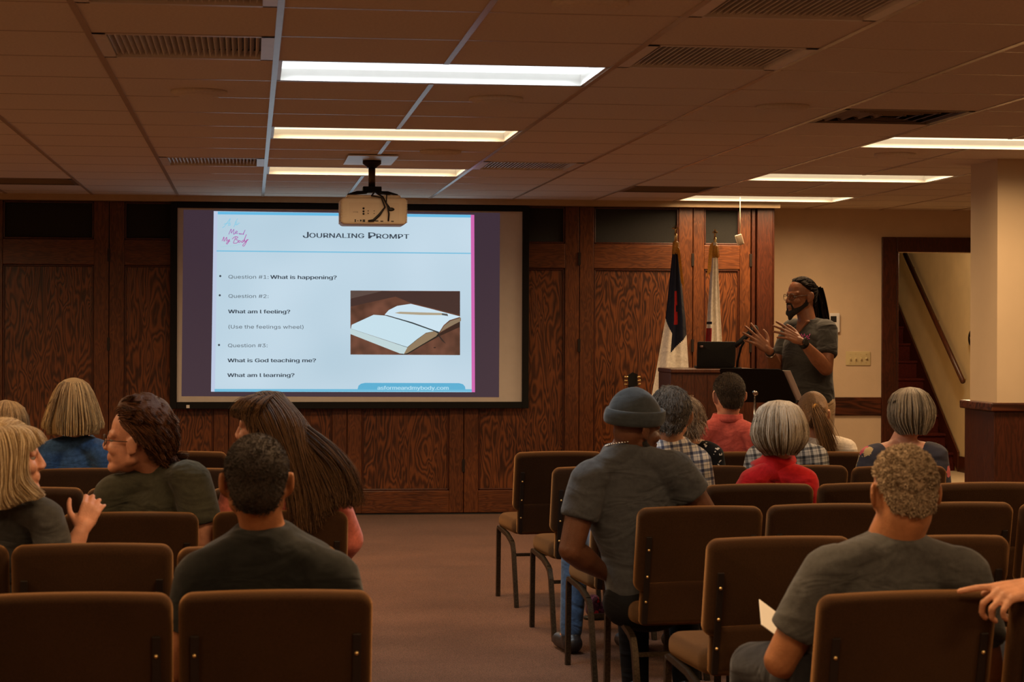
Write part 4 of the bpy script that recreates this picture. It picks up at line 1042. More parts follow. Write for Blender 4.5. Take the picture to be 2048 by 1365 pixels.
def guided(mb, guides, d, N, r0=.0016, jit=5.0, dj=.012, steps=20, rnd=None, bias=1.0):
    """strands between neighbouring guide locks; every guide is a row of (x, y, depth offset)"""
    G = []
    for g in guides:
        g = np.array(g, float); t = np.linspace(0, len(g) - 1, steps); i = np.minimum(t.astype(int), len(g) - 2); f = (t - i)[:, None]
        p0, p1, p2, p3 = g[np.maximum(i - 1, 0)], g[i], g[i + 1], g[np.minimum(i + 2, len(g) - 1)]
        q = .5 * (2 * p1 + (p2 - p0) * f + (2 * p0 - 5 * p1 + 4 * p2 - p3) * f ** 2 + (3 * p1 - p0 - 3 * p2 + p3) * f ** 3)
        G.append([W(a[0], a[1], d + a[2]) for a in q])
    G = np.array(G); x = rng.random(N) ** bias * (len(G) - 1.0001); i = x.astype(int); f = (x - i)[:, None, None]
    S = G[i] * (1 - f) + G[i + 1] * f; t = np.linspace(0, 1, steps)
    kx, ky, kz = (rng.normal(size=(N, 1)) for _ in range(3)); ph = rng.random((N, 1)) * 6.28; sc = d / FPX
    off = (kx * jit * sc * (.45 + .75 * t))[:, :, None] * RT + (ky * dj * (.4 + .6 * t))[:, :, None] * FW + ((np.sin(t * 9 + ph) * jit * .35 * sc) * t)[:, :, None] * RT
    cut = 1 - .22 * rng.random((N, 1)) ** 2; S = S + off
    tt = t[None] * cut; idx = tt * (steps - 1); i0 = np.minimum(idx.astype(int), steps - 2); ff = (idx - i0)[:, :, None]; ar = np.arange(N)[:, None]
    S = S[ar, i0] * (1 - ff) + S[ar, i0 + 1] * ff
    mb.strands(S, np.linspace(r0, r0 * .55, steps), rnd)
def head_cols(H, infl=.004):
    k = H.k
    return [(H.w(CR_C), (CR_R + infl) * k, H.R), (H.w((0, .012, -.045)), A3(.066, .075, .075) * k, H.R), (H.w((0, -.01, -.12)), A3(.06, .062, .09) * k, H.R)]

def person(label, hip, C7, SL, SR, head, skinm, shirt, lower=None, armL=None, armR=None, handL=None, handR=None, sleeve=.55, voxel=.0075, wide_neck=False,
           facing=0.0, bulk=1.0, arm_k=1.0, legs=True, jaw=1.0, face=False, waist=1.0, collar=True, seat=.5, foot=None, vneck=0, neck=.056, legspec=None, shirt_low=0.0):
    hip = np.asarray(hip, float); C7 = np.asarray(C7, float); SL = np.asarray(SL, float); SR = np.asarray(SR, float); base = A3(hip[0], hip[1], 0)
    r = thing('person', label, 'person', base)
    fwd = A3(-math.sin(math.radians(facing)), math.cos(math.radians(facing)), 0); rgt = A3(fwd[1], -fwd[0], 0)
    s = np.linalg.norm(SR - SL) / 2; sa = unit(SR - SL); a = unit(hip - C7); fw_s = unit(np.cross(sa, a)); fw_s = fw_s if np.dot(fw_s, fwd) > -.3 else -fw_s
    L = np.linalg.norm(hip - C7)
    if head is not None: H = head
    def torso(mb, k, t0=0.0, t1=1.0):
        st = [(0.0, .066, .055), (.05, .085, .064), (.10, .62 * s, .082), (.19, .96 * s, .100), (.32, 1.0 * s, .115 * bulk), (.5, .97 * s, .122 * bulk), (.7, .92 * s * waist, .124 * bulk), (.88, .95 * s * waist, .128 * bulk), (1.0, .98 * s * waist, .125 * bulk), (1.12, .8 * s, .10)]
        rings = []
        for t, rx, ry in st:
            if t < t0 or t > t1: continue
            c = C7 + a * (L * t) + fw_s * (.045 + .02 * math.sin(min(t, 1) * PI)) * (1 - .75 * max(0, t - .4))
            xs = unit(sa * (1 - max(0, min(1, (t - .3) / .7))) + rgt * max(0, min(1, (t - .3) / .7))); ys = unit(np.cross(a, xs)); th = np.linspace(0, 2 * PI, 36, endpoint=False)
            cx = np.sign(np.cos(th)) * np.abs(np.cos(th)) ** .8; cy = np.sign(np.sin(th)) * np.abs(np.sin(th)) ** .85
            rings.append(c + np.outer(cx, xs) * (rx + k) + np.outer(cy, ys) * (ry + k))
        mb.loft(rings)
    def traps(mb, k):
        for S in (SL, SR):
            mb.cap(C7 + fw_s * .03 + a * .035, S - a * .005 + unit(C7 - S) * .03, .050 + k, .050 + k); mb.cap(S - unit(S - C7) * .02, S, .056 * arm_k + k, .056 * arm_k + k)
    def arm_default(S, sgn):
        el = S + rgt * sgn * .05 + fwd * .05 + A3(0, 0, -.27); wr = el + fwd * .21 - rgt * sgn * .10 + A3(0, 0, .0); return [el, wr]
    aL = armL or arm_default(SL, -1); aR = armR or arm_default(SR, 1)
    # one continuous skin: head, neck, trunk, arms, hands, legs
    body = MB()
    if head is not None:
        head_prims(body, H, jaw=jaw)
        body.cap(H.w((0, -.022, -.045)), C7 + fw_s * .068 + a * .05, neck * H.k, (neck + .002), n=18)
        body.cap(H.w((0, -.030, -.03)), C7 + fw_s * .060 + a * .03, .045 * H.k, .048, n=16)
    if vneck: body.prism([C7 + a * (.02 * L) + fw_s * .124 - sa * .052, C7 + a * (.02 * L) + fw_s * .124 + sa * .052, C7 + a * (.235 * L) + fw_s * vneck], -fw_s * .05)
    torso(body, -.014 if not wide_neck else -.009, 0, 1.13); traps(body, -.012 if not wide_neck else -.004)
    for S, (el, wr), hd, sgn in ((SL, aL, handL, -1), (SR, aR, handR, 1)):
        el = np.asarray(el, float); wr = np.asarray(wr, float)
        body.cap(S, el, .050 * arm_k, .039 * arm_k); m_ = el + (wr - el) * .35
        body.cap(el, m_, .040 * arm_k, .041 * arm_k); body.cap(m_, wr, .041 * arm_k, .026)
        hd = hd or dict(f=unit(wr - el) * .8 - rgt * sgn * .4 + A3(0, 0, -.15), n=A3(0, 0, 1.0), t=-rgt * sgn)
        body.cap(wr, wr + unit(np.asarray(hd['f'], float)) * .03, .025, .022)
        hand_prims(body, wr + unit(np.asarray(hd['f'], float)) * .012, np.asarray(hd['f'], float), np.asarray(hd['n'], float), np.asarray(hd['t'], float), hd.get('curl', (.3, .33, .36, .4)), hd.get('k', .95), hd.get('spread', .12), hd.get('thumb', .7))
    if legspec is None:
        legspec = []
        for sgn in (-1, 1):
            h_ = hip + rgt * sgn * .085; kn = hip + fwd * .42 + rgt * sgn * .12; kn[2] = .525; an = kn + fwd * .04; an[2] = .10; legspec.append((h_, kn, an, fwd))
    tro = MB()
    for (h_, kn, an, fd) in legspec:
        body.cap(h_, kn, .065, .045); body.cap(kn, an, .045, .032); body.cap(an, an + fd * .12 + A3(0, 0, -.055), .034, .026)
        tro.cap(h_, kn, .094, .066); tro.cap(kn, an, .066, .052)
    tro.ell(hip + A3(0, 0, -.005), (.165, .135, .105), rotm(facing))
    remesh(body.build('body', skinm, r, True, base), voxel, 4)
    remesh(tro.build('trousers', lower or MT['dark_cloth'], r, True, base), .012, 5)
    for (h_, kn, an, fd) in legspec:
        sh = MB(); f0 = A3(an[0], an[1], .045)
        sh.cap(f0 - fd * .03, f0 + fd * .17 - A3(0, 0, .008), .044, .036, side=np.cross(fd, A3(0, 0, 1)), flat=1.05); sh.cap(A3(an[0], an[1], .10), f0, .045, .044)
        remesh(sh.build('shoe', foot or MT['shoe'], r, True, base), .01, 3)
    # shirt
    shm = MB(); torso(shm, .004, .09 if wide_neck else 0.0, 1.0 + shirt_low)
    if not wide_neck: traps(shm, .003)
    else:
        for S in (SL, SR): shm.cap(S - unit(S - C7) * .035, S, .057 * arm_k, .06 * arm_k)
    for S, (el, wr) in ((SL, aL), (SR, aR)):
        el = np.asarray(el, float); wr = np.asarray(wr, float)
        if sleeve <= 1:
            e = S + (el - S) * sleeve; shm.tube([S - unit(el - S) * .02, S + (e - S) * .4, S + (e - S) * .75, e], np.array([.057, .061, .061, .062]) * arm_k, 22)
        else:
            shm.cap(S, el, .062 * arm_k, .052 * arm_k); shm.cap(el, wr, .052 * arm_k, .037)
    if collar and not wide_neck:
        th = np.linspace(0, 2 * PI, 28); cc = C7 + fw_s * .045 + a * .012
        if collar == 'turtle': pass
        else: shm.tube([cc + sa * .070 * math.cos(q) + fw_s * .062 * math.sin(q) + a * .03 * (1 + math.sin(q)) * .8 for q in th], .011, 8)
    remesh(shm.build('shirt', shirt, r, True, base), .0085, 5)
    if face: eyes(H, r, base)
    r['_p'] = 0; del r['_p']
    return dict(r=r, base=base, fwd=fwd, rgt=rgt, a=a, fs=fw_s, sa=sa, s=s, L=L, C7=C7, hip=hip, col=[(C7 + a * L * .42 + fw_s * .05, A3(s * 1.12, .135 * bulk, L * .52), np.stack([sa, np.cross(a, sa), a], 1)), (C7 + a * .07 + fw_s * .03, A3(s * .95, .08, .07), np.stack([sa, np.cross(a, sa), a], 1))])
def hair_obj(p, mb, mat, smooth=True): return mb.build('hair', mat, p['r'], smooth, p['base'])
def sit(key, dx=0.0, dy=.03, z=.565):
    c, R, d = CH[key]; f = A3(-math.sin(R), math.cos(R), 0); rr = A3(f[1], -f[0], 0); return c + rr * dx + f * dy + A3(0, 0, z)

# --- man in the black tee, nearest on the left
d = CH['L1b'][2] + .20
H = Head(W(513, 966, d + .04), 0, -3, 0, 1.0)
sk1 = skin('warm brown skin', (.30, .115, .045))
p = person('man seen from behind in a black tee with cropped dark hair, nearest on the left', sit('L1b', -.015, .03), W(523, 1062, d), W(398, 1156, d + .03), W(670, 1156, d + .03), H, sk1, cloth('black tee', (.011, .0115, .010), .007),
           armL=[W(372, 1345, d + .06), W(440, 1370, d + .30)], armR=[W(700, 1345, d + .06), W(630, 1370, d + .30)], voxel=.006, arm_k=1.12)
mb = MB(); hair_shell(mb, H, .0055, -3, .0008)
S = hair_sim(H, 6000, .007, 2, lambda D: np.stack([0 * D[:, 0], -.4 + 0 * D[:, 0], -.3 + 0 * D[:, 0]], 1), [], 0, .5, -3, .6, .004, up0=1.2); mb.strands(S, [.0011, .0011, .0007])
hair_obj(p, mb, hairm('cropped dark hair', (.010, .006, .003), (.035, .020, .010), .6))

# --- man in the grey tee, nearest on the right
R1 = CH['R1a'][2]; d = R1 + .20
H = Head(W(1806, 988, d + .05), 2, -4, 0, 1.0)
sk2 = skin('tan skin', (.36, .15, .062)); tee_grey = cloth('charcoal grey tee', (.062, .060, .055), .008)
elb = W(1562, 1322, d + .05)
p = person('man from behind in a charcoal grey tee with curly greying hair, nearest on the right', sit('R1a', -.02, .03), W(1806, 1078, d), W(1655, 1145, d + .01), W(1930, 1150, d + .03), H, sk2, tee_grey,
           armL=[elb, W(1640, 1335, d + .28)], armR=[W(1975, 1345, d + .08), W(1900, 1380, d + .3)], voxel=.006, facing=7, arm_k=1.15, sleeve=.70, neck=.068, bulk=1.08)
mb = MB(); hair_shell(mb, H, .005, 9, .001)
S = hair_sim(H, 9000, .014, 4, lambda D: rng.normal(size=D.shape), [], .0, .5, 9, .8, .003, up0=.8, clump=.4, nclump=500); mb.strands(S, [.0012, .0012, .0012, .0011, .0008])
hair_obj(p, mb, hairm('curly greying hair', (.14, .09, .045), (.56, .42, .27), .7, .2))
pp = thing('sheet_of_paper', 'white paper held beside the left arm of the man in the grey tee', 'paper', W(1552, 1226, d + .35))
MB().rrect((0, 0, -.03), unit(A3(.75, .2, -.55)), unit(A3(.2, .95, .3)), .12, .16, .0015, .002).build('sheet', MT['paper'], pp)

# --- person beyond the right edge, only the hand in view
d = CH['R1b'][2] + .16
sk3 = skin('rosy light skin', (.56, .27, .15))
cB, RB, dB = CH['R1b']
fB = A3(-math.sin(RB), math.cos(RB), 0); rB = A3(fB[1], -fB[0], 0)
cB = cB + rB * .16
H = Head(cB + A3(0, 0, 1.15) + rB * .14 + fB * .02, 20, 0, 0)
wr = W(2080, 1172, CH['R1a'][2] - .005)
SLb = cB - rB * .13 + A3(0, 0, .90)
p = person('person beyond the right edge whose hand rests on the nearest right chair back', sit('R1b', .13, .06), cB + A3(0, 0, .96) + rB * .07 - fB * .06, SLb, cB + rB * .2 + A3(0, 0, .90), H, sk3, cloth('dark shirt', (.03, .03, .03), .006),
           armL=[W(2190, 1290, CH['R1a'][2] + .05), wr], handL=dict(f=W(1990, 1190, CH['R1a'][2] - .035) - wr, n=A3(-.05, -.45, .88), t=A3(-.25, .3, 1.0), curl=(.10, .85, .9, .9), k=1.0, spread=.2, thumb=.35), voxel=.0045, facing=7, arm_k=.85)
mb = MB(); hair_shell(mb, H, .012, 0, .002); hair_obj(p, mb, hairm('plain brown hair', (.04, .02, .01), (.12, .07, .04)))

# --- man in the knit hat
d = CH['R3a'][2] + .14
H = Head(W(1274, 856, d + .06), -68, -6, 8, .95)
sk4 = skin('deep brown skin', (.115, .046, .023), .42)
hp = W(1296, 1206, d + .10)
p = person('man in a grey knit hat and grey tee leaning right beside the aisle', hp, W(1252, 893, d), W(1176, 962, d - .02), W(1352, 940, d + .05), H, sk4, cloth('slate grey tee', (.048, .050, .054), .008),
           armL=[W(1142, 1100, d - .04), W(1213, 1150, d + .10)], armR=[W(1412, 1030, d + .10), W(1380, 1130, d + .35)], voxel=.005, facing=5, arm_k=1.18, face=True, sleeve=.55, shirt_low=.02, bulk=1.0, waist=.86, lower=cloth('black jeans', (.004, .004, .005), .004, sheen=0),
           legspec=[(hp + A3(-.08, 0, 0), hp + A3(.02, .42, -.05), hp + A3(.04, .44, -.465), A3(.2, .98, 0)), (hp + A3(.09, .02, 0), hp + A3(.22, .40, -.05), hp + A3(.24, .42, -.465), A3(.3, .95, 0))])
hat = MB(); NA, NE = 56, 22; rings = []
for e in range(NE):
    q = e / (NE - 1); el = math.radians(-6 + 94 * q); az = np.linspace(0, 2 * PI, NA, endpoint=False)
    D = np.stack([np.sin(az) * math.cos(el), np.cos(az) * math.cos(el), np.full(NA, math.sin(el))], 1)
    hgt = .016 + .006 * q + .0014 * np.sin(az * 28) + .005 * np.sin(az * 3 + 5 * q) * q * (1 - q)
    rings.append(H.w(CR_C + A3(0, -.006, .004) + D * (CR_R + hgt[:, None]) + A3(0, -.012, .012) * q))
hat.loft(rings); knit = cloth('grey knit', (.030, .036, .042), .003, fine=160, sheen=.2)
hat.build('knit_hat', knit, p['r'], True, p['base'])
cuff = MB(); rings = []
az = np.linspace(0, 2 * PI, NA, endpoint=False)
for q in np.linspace(0, 2 * PI, 12, endpoint=False):
    el = math.radians(2); D = np.stack([np.sin(az), np.cos(az), 0 * az], 1)
    hh = .019 + .0105 * math.cos(q) + .0016 * np.sin(az * 28); rings.append(H.w(CR_C + A3(0, -.006, 0) + D * (CR_R + hh[:, None]) + A3(0, 0, .030 * math.sin(q) + .012) + np.outer(-.012 * np.cos(az), A3(0, 0, -1))))
rings.append(rings[0]); cuff.loft(rings, cap=False); cuff.build('hat_cuff', knit, p['r'], True, p['base'])
bd = MB()
S = hair_sim(H, 10, .01, 2, lambda D: D, [], 0, .1)
for k in range(1600):
    u = rng.random(); v = rng.random()
    sx = 1 if rng.random() < .5 else -1
    a_ = A3(sx * (.058 - .045 * u), .012 + .07 * u, -.045 - .06 * v - .02 * u); nrm_ = unit(a_ - A3(0, .02, -.05))
    q0 = H.w(a_ + nrm_ * .004); bd.cap(q0, q0 + H.d(nrm_) * .008 + A3(0, 0, -.006), .0022, .0015, n=4) if k < 400 else None
bl_ = MB(); bl_.cap(H.w((.060, .0, -.05)), H.w((.030, .072, -.098)), .015, .020); bl_.cap(H.w((-.060, .0, -.05)), H.w((-.030, .072, -.098)), .015, .020); bl_.cap(H.w((-.03, .074, -.1)), H.w((.03, .074, -.1)), .022, .022); bl_.cap(H.w((.064, -.004, -.015)), H.w((.061, .004, -.05)), .009, .014)
bd.build('beard_stubble', MT['black'], p['r'], True, p['base']); remesh(bl_.build('beard', plain('black beard', (.009, .007, .006), .8, sc=150, var=.5, bmp=.006), p['r'], True, p['base']), .006, 3)
th = np.linspace(0, 2 * PI, 40); cc = p['C7'] + p['fs'] * .045 - p['a'] * .004
ch_ = MB()
for q in th: ch_.ell(cc + p['sa'] * .064 * math.cos(q) + p['fs'] * (.012 + .060 * math.sin(q)) - p['a'] * .012 + p['a'] * .02 * (1 + math.sin(q)), .0042, n=6, m=5)
ch_.build('necklace', MT['chrome'], p['r'], True, p['base'])

# --- grey haired man in white plaid
d = CH['R4a'][2] + .20
H = Head(W(1341, 832, d + .03), -12, 0, 2, 1.0)
sk5 = skin('light skin', (.50, .25, .14))
hp = sit('R4a', .04, .04)
c4, R4, _ = CH['R4a']; f4 = A3(-math.sin(R4), math.cos(R4), 0); r4 = A3(f4[1], -f4[0], 0)
kL = W(1158, 1112, CH['R4a'][2] + .02); kL = A3(*kL); aLg = W(1142, 1262, CH['R4a'][2] + .55)
knL = c4 - r4 * .22 + f4 * .30 + A3(0, 0, .50); anL = c4 - r4 * .27 + f4 * .02 + A3(0, 0, .10); anL = A3(*(atZ(1142, 1262, .10)))
p = person('grey haired man in a white and navy plaid shirt just right of the knit hat', hp, W(1350, 884, d), W(1296, 918, d), W(1396, 925, d + .02), H, sk5, plaid('white navy plaid', (.55, .52, .48), (.14, .15, .20), (.03, .035, .07), 36), MT['jeans'],
           facing=5, legspec=[(hp - r4 * .09, A3(anL[0] + .03, anL[1] + .06, .50), anL, unit(A3(-.15, 1, 0))), (hp + r4 * .09, hp + f4 * .42 + r4 * .1 - A3(0, 0, .04), A3(*(hp + f4 * .46 + r4 * .1)[:2], .10), f4)])
mb = MB(); hair_shell(mb, H, .008, 2, .0015)
S = hair_sim(H, 5500, .032, 5, lambda D: np.stack([.4 * D[:, 0], -.5 + 0 * D[:, 0], -.5 + .2 * rng.normal(size=len(D))], 1), head_cols(H, .006), .15, .12, 4, .8, .006, .002, 90, up0=.3, clump=.4, nclump=260); mb.strands(S, np.linspace(.0013, .0007, 6))
hair_obj(p, mb, hairm('dark grey hair', (.028, .022, .017), (.19, .155, .125), .55))

# --- woman in black floral
d = CH['R5b'][2] + .20
H = Head(W(1368, 842, d + .04), -18, -4, 6, .93)
p = person('woman in a black top with white flowers between the plaid man and the salmon shirt', sit('R5b', -.02, .03), W(1386, 888, d), W(1343, 915, d + .02), W(1424, 912, d), H, sk5, floral('black floral', (.006, .006, .007), (.55, .52, .47), (.45, .42, .38), 24, .28), facing=5, wide_neck=True, sleeve=.6, bulk=.9)
mb = MB(); hair_shell(mb, H, .012, 0, .003)
S = hair_sim(H, 3500, .10, 9, lambda D: np.stack([1.2 * D[:, 0], -.6 + 0 * D[:, 0], -.4 + 0 * D[:, 0]], 1), head_cols(H, .010), .25, .10, 0, .8, .010, .006, 70, up0=.18, zcut=H.c[2] - .09); mb.strands(S, np.linspace(.0015, .0008, 10))
hair_obj(p, mb, hairm('light brown waves', (.12, .065, .03), (.42, .28, .16)))
ch_ = MB(); cc = p['C7'] + p['fs'] * .045 + p['a'] * .0
for q in th: ch_.ell(cc + p['sa'] * .072 * math.cos(q) + p['fs'] * .068 * math.sin(q) + p['a'] * .02 * (1 + math.sin(q)), .0055, n=6, m=5)
ch_.build('necklace', MT['black'], p['r'], True, p['base'])
sx_ = atZ(1204, 1238, .0); shp = thing('shoe', 'red and purple patterned shoe on the carpet under the knit hat man\'s aisle chair row', 'shoe', sx_, -1.2)
m = floral('shoe print', (.05, .02, .05), (.55, .02, .03), (.12, .05, .14), 40, .4)
sh = MB(); sh.cap((0, -.05, .05), (0, .09, .045), .042, .036); sh.cap((0, -.05, .09), (0, -.05, .05), .036, .042); remesh(sh.build('upper', m, shp, True), .008, 3)
MB().rrect((0, .02, .008), (1, 0, 0), (0, 1, 0), .085, .24, .016, .04, .004).build('sole', MT['black'], shp, True)

# --- man in the salmon shirt
d = CH['R6c'][2] + .20
H = Head(W(1457, 793, d + .03), 4, -6, 0, 1.0)
sk6 = skin('pink light skin', (.56, .27, .17))
p = person('man seen from behind in a salmon red collared shirt with short brown hair', sit('R6c', -.02, .03), W(1457, 836, d), W(1399, 873, d), W(1509, 875, d), H, sk6, cloth('salmon shirt', (.50, .095, .075), .006), facing=5, sleeve=1.5)
cl = MB(); cc = p['C7'] + p['fs'] * .045; ths = np.linspace(0, 2 * PI, 30)
cl.loft([[cc + p['sa'] * (.075 + .010 * q) * math.cos(t_) + p['fs'] * (.066 + .01 * q) * math.sin(t_) - p['a'] * (.022 - .04 * q) + p['a'] * .012 * (1 + math.sin(t_)) for t_ in ths] for q in (0, .1, .5, 1)], 0, False)
o = cl.build('collar', cloth('salmon collar', (.53, .10, .08), .003), p['r'], True, p['base']); o.modifiers.new('Solidify', 'SOLIDIFY').thickness = .004
mb = MB(); hair_shell(mb, H, .004, 1, .0006, rv=.25)
S = hair_sim(H, 6000, .016, 3, lambda D: np.stack([.2 * D[:, 0], -.4 + 0 * D[:, 0], -.6 + 0 * D[:, 0]], 1), head_cols(H, .005), .1, .15, 1, .8, .005, up0=.25); mb.strands(S, [.0012, .0011, .001, .0006])
hair_obj(p, mb, hairm('short brown hair', (.020, .011, .005), (.075, .045, .022), .5))

# --- woman in red with a grey bob
d = CH['R4b'][2] + .20
H = Head(W(1557, 862, d + .03), 3, -4, 0, .97)
redm = cloth('red knit top', (.43, .008, .010), .005)
p = person('woman in a bright red high necked top with a rounded grey blonde bob haircut', sit('R4b', .0, .03), W(1558, 932, d), W(1505, 965, d), W(1609, 965, d), H, sk5, redm, facing=5, sleeve=1.5, bulk=.92)
tn = MB(); tn.tube([p['C7'] - p['a'] * .045 + p['fs'] * .04, p['C7'] - p['a'] * .02 + p['fs'] * .045, p['C7'] + p['a'] * .02 + p['fs'] * .045, p['C7'] + p['a'] * .06 + p['fs'] * .045], [.067, .069, .074, .1], 26); tn.build('high_collar', redm, p['r'], True, p['base'])
def bob(H, N, zc, mb, cols, flat=.022, length=.30, lift=.012, wave=.002, grav=.30, r0=.0017, nz=.05, part=None, back=-.25):
    hair_shell(mb, H, lift, -2, .001)
    fl = part or (lambda D: np.stack([1.5 * D[:, 0], back + 1.2 * D[:, 1], -.15 + 0 * D[:, 0]], 1))
    S = hair_sim(H, N, length, 16, fl, cols, grav, nz, 0, .8, lift, wave, 45, zc, .12, up0=.12); mb.strands(S, np.linspace(r0, r0 * .55, 17)); return S
mb = MB(); hair_shell(mb, H, .012, 0, 0)
hair_volume(mb, H, [(.134, .004, .004, -.015), (.128, .045, .05, -.015), (.105, .083, .09, -.015), (.07, .104, .112, -.015), (.03, .116, .122, -.02), (-.01, .121, .124, -.02), (-.045, .113, .118, -.02), (-.078, .094, .104, -.02), (-.102, .066, .082, -.018)], 6500, wave=.002, clump=.5, rj=.03, zj=.1, tone=(.95, .12))
hair_obj(p, mb, hairm('grey blonde bob', (.10, .055, .02), (.72, .60, .45)))

# --- person in grey plaid behind the red top
d = CH['R5c'][2] + .20
H = Head(W(1553, 856, d + .03), 5, -3, 0, .97)
p = person('person in a black and white checked shirt hidden behind the grey blonde bob', sit('R5c', -.01, .03), W(1573, 892, d), W(1516, 915, d), W(1632, 915, d), H, sk5, plaid('grey check', (.42, .40, .36), (.13, .13, .13), (.03, .03, .035), 36), facing=5, sleeve=1.5)
mb = MB(); hair_shell(mb, H, .014, 0, .002)
S = hair_sim(H, 3000, .04, 6, lambda D: np.stack([.6 * D[:, 0], -.6 + 0 * D[:, 0], -.5 + 0 * D[:, 0]], 1), head_cols(H, .01), .2, .08, 2, .8, .012, up0=.12); mb.strands(S, np.linspace(.0014, .0007, 7))
hair_obj(p, mb, hairm('brown hair', (.04, .022, .010), (.16, .095, .05)))

# --- woman with the ponytail
d = CH['R6d'][2] + .20
H = Head(W(1625, 829, d + .02), -6, -4, 0, .97)
p = person('woman in a cream shirt with a blonde brown ponytail beyond the grey blonde bob', sit('R6d', -.02, .03), W(1645, 878, d), W(1592, 905, d), W(1692, 900, d), H, sk5, cloth('cream shirt', (.56, .49, .40), .006), facing=5, sleeve=1.5, bulk=.9)
mb = MB(); hair_shell(mb, H, .004, -2, .0008, rv=.1)
tie = A3(0.0, -.112, .035)
mb.strands(pulled(H, scalp_dirs(6500, -2), tie, .0065), np.linspace(.0012, .001, 9))
Pt = []
for k in range(900):
    o_ = rng.normal(size=3) * A3(.009, .007, .009); e_ = rng.normal(size=3) * A3(.022, .016, .02)
    L_ = .26 * (1 - .35 * rng.random()); ts = np.linspace(0, 1, 9)
    b0 = H.w(tie) + o_; dd = A3(.03, -.03, 0)
    Pt.append([b0 + A3(.06 * t_ ** 1.3, -.035 * math.sin(t_ * PI * .8) - .01 * t_, -L_ * t_) + e_ * .75 * t_ ** .7 * (1.2 - .5 * t_) + o_ * t_ for t_ in ts])
mb.strands(np.array(Pt), np.linspace(.0016, .0008, 9), .35 + .65 * rng.random(900))
MB().ell(H.w(tie + A3(0, -.004, 0)), (.019, .014, .019)).build('hair_tie', MT['gold'], p['r'], True, p['base'])
hair_obj(p, mb, hairm('ponytail hair', (.035, .016, .006), (.27, .14, .05)))

# --- grey haired woman in floral, right
d = CH['R5d'][2] + .20
H = Head(W(1818, 828, d + .02), 12, -2, 0, .97)
p = person('grey haired woman in a blue grey floral top, below the stair doorway', sit('R5d', .0, .03), W(1812, 886, d), W(1742, 915, d), W(1872, 912, d), H, sk6, floral('blue grey floral', (.045, .045, .062), (.50, .10, .12), (.45, .33, .16), 13, .36), facing=5, wide_neck=True, sleeve=.75)
mb = MB(); hair_shell(mb, H, .012, 0, 0)
hair_volume(mb, H, [(.132, .004, .004, -.015), (.125, .045, .05, -.015), (.10, .080, .088, -.015), (.065, .098, .106, -.015), (.025, .106, .116, -.02), (-.01, .107, .114, -.02), (-.045, .098, .104, -.022), (-.075, .078, .092, -.025), (-.098, .060, .080, -.025)], 4200, wave=.004, zj=.35, rj=.045, clump=.65, tone=(.7, .35))
hair_obj(p, mb, hairm('salt and pepper hair', (.085, .064, .04), (.48, .40, .29)))

# --- blonde at the far left edge
d = CH['L5a'][2] + .20
H = Head(W(12, 856, d + .03), 0, -2, 0, .97)
p = person('blonde person at the left edge, only the top of the head showing', sit('L5a', .1, .03), W(12, 912, d), W(-45, 945, d), W(62, 945, d), H, sk5, cloth('dark blouse', (.03, .028, .03), .006), sleeve=1.5)
mb = MB(); hair_shell(mb, H, .012, 0, 0)
hair_volume(mb, H, [(.132, .004, .004, -.01), (.122, .05, .055, -.01), (.095, .085, .09, -.015), (.055, .103, .11, -.02), (.01, .110, .116, -.02), (-.05, .114, .118, -.02), (-.10, .108, .112, -.02)], 4000, wave=.002)
hair_obj(p, mb, hairm('dark blonde hair', (.17, .09, .03), (.66, .42, .19)))

# --- woman in the denim shirt
d = CH['L5b'][2] + .20
H = Head(W(147, 812, d + .03), 2, -2, 0, .99)
p = person('woman in a blue denim shirt with straight blonde shoulder length hair', sit('L5b', -.05, .03), W(150, 878, d), W(98, 908, d), W(206, 908, d), H, sk5, MT['denim'], sleeve=1.5)
mb = MB(); hair_shell(mb, H, .012, 0, 0)
hair_volume(mb, H, [(.130, .004, .004, 0), (.123, .038, .046, -.005), (.103, .066, .08, -.01), (.065, .088, .100, -.015), (.015, .106, .114, -.02), (-.035, .120, .120, -.025), (-.085, .134, .122, -.03), (-.135, .128, .112, -.035)], 6500, side=.12, wave=.0025, clump=.6, zj=.2, rj=.03, tone=(.45, .6))
hair_obj(p, mb, hairm('straight blonde hair', (.13, .065, .02), (.85, .58, .27)))

# --- dark haired woman with glasses
d = CH['L3a'][2] + .20
H = Head(W(272, 880, d + .02), 76, 2, -8, 1.07)
sk7 = skin('rosy skin', (.55, .25, .15))
p = person('woman with glasses and short dark wavy hair turned left, in a dark olive tee', sit('L3a', .02, .03), W(322, 934, d + .02), W(226, 990, d + .06), W(384, 962, d - .03), H, sk7, cloth('dark olive tee', (.042, .040, .025), .008), voxel=.0052, face=True, sleeve=.7, bulk=1.1, arm_k=1.2,
           armR=[W(412, 1085, d - .03), W(395, 1130, d + .25)], jaw=1.05)
mb = MB(); hair_shell(mb, H, .018, 4, .004, thf=lambda az, el: .016 + .018 * max(0, math.sin(el)) + .008 * max(0, -math.cos(az)))
S = hair_sim(H, 7500, .085, 9, lambda D: np.stack([.55 * D[:, 0], -1.0 + 0 * D[:, 0], .15 - .6 * (1 - D[:, 2])], 1), head_cols(H, .020), .06, .05, 4, .93, .019, .004, 55, up0=.12, clump=.6, nclump=170); mb.strands(S, np.linspace(.0016, .0009, 10))
hair_obj(p, mb, hairm('dark brown waves', (.018, .006, .003), (.15, .055, .018), .45, .2))
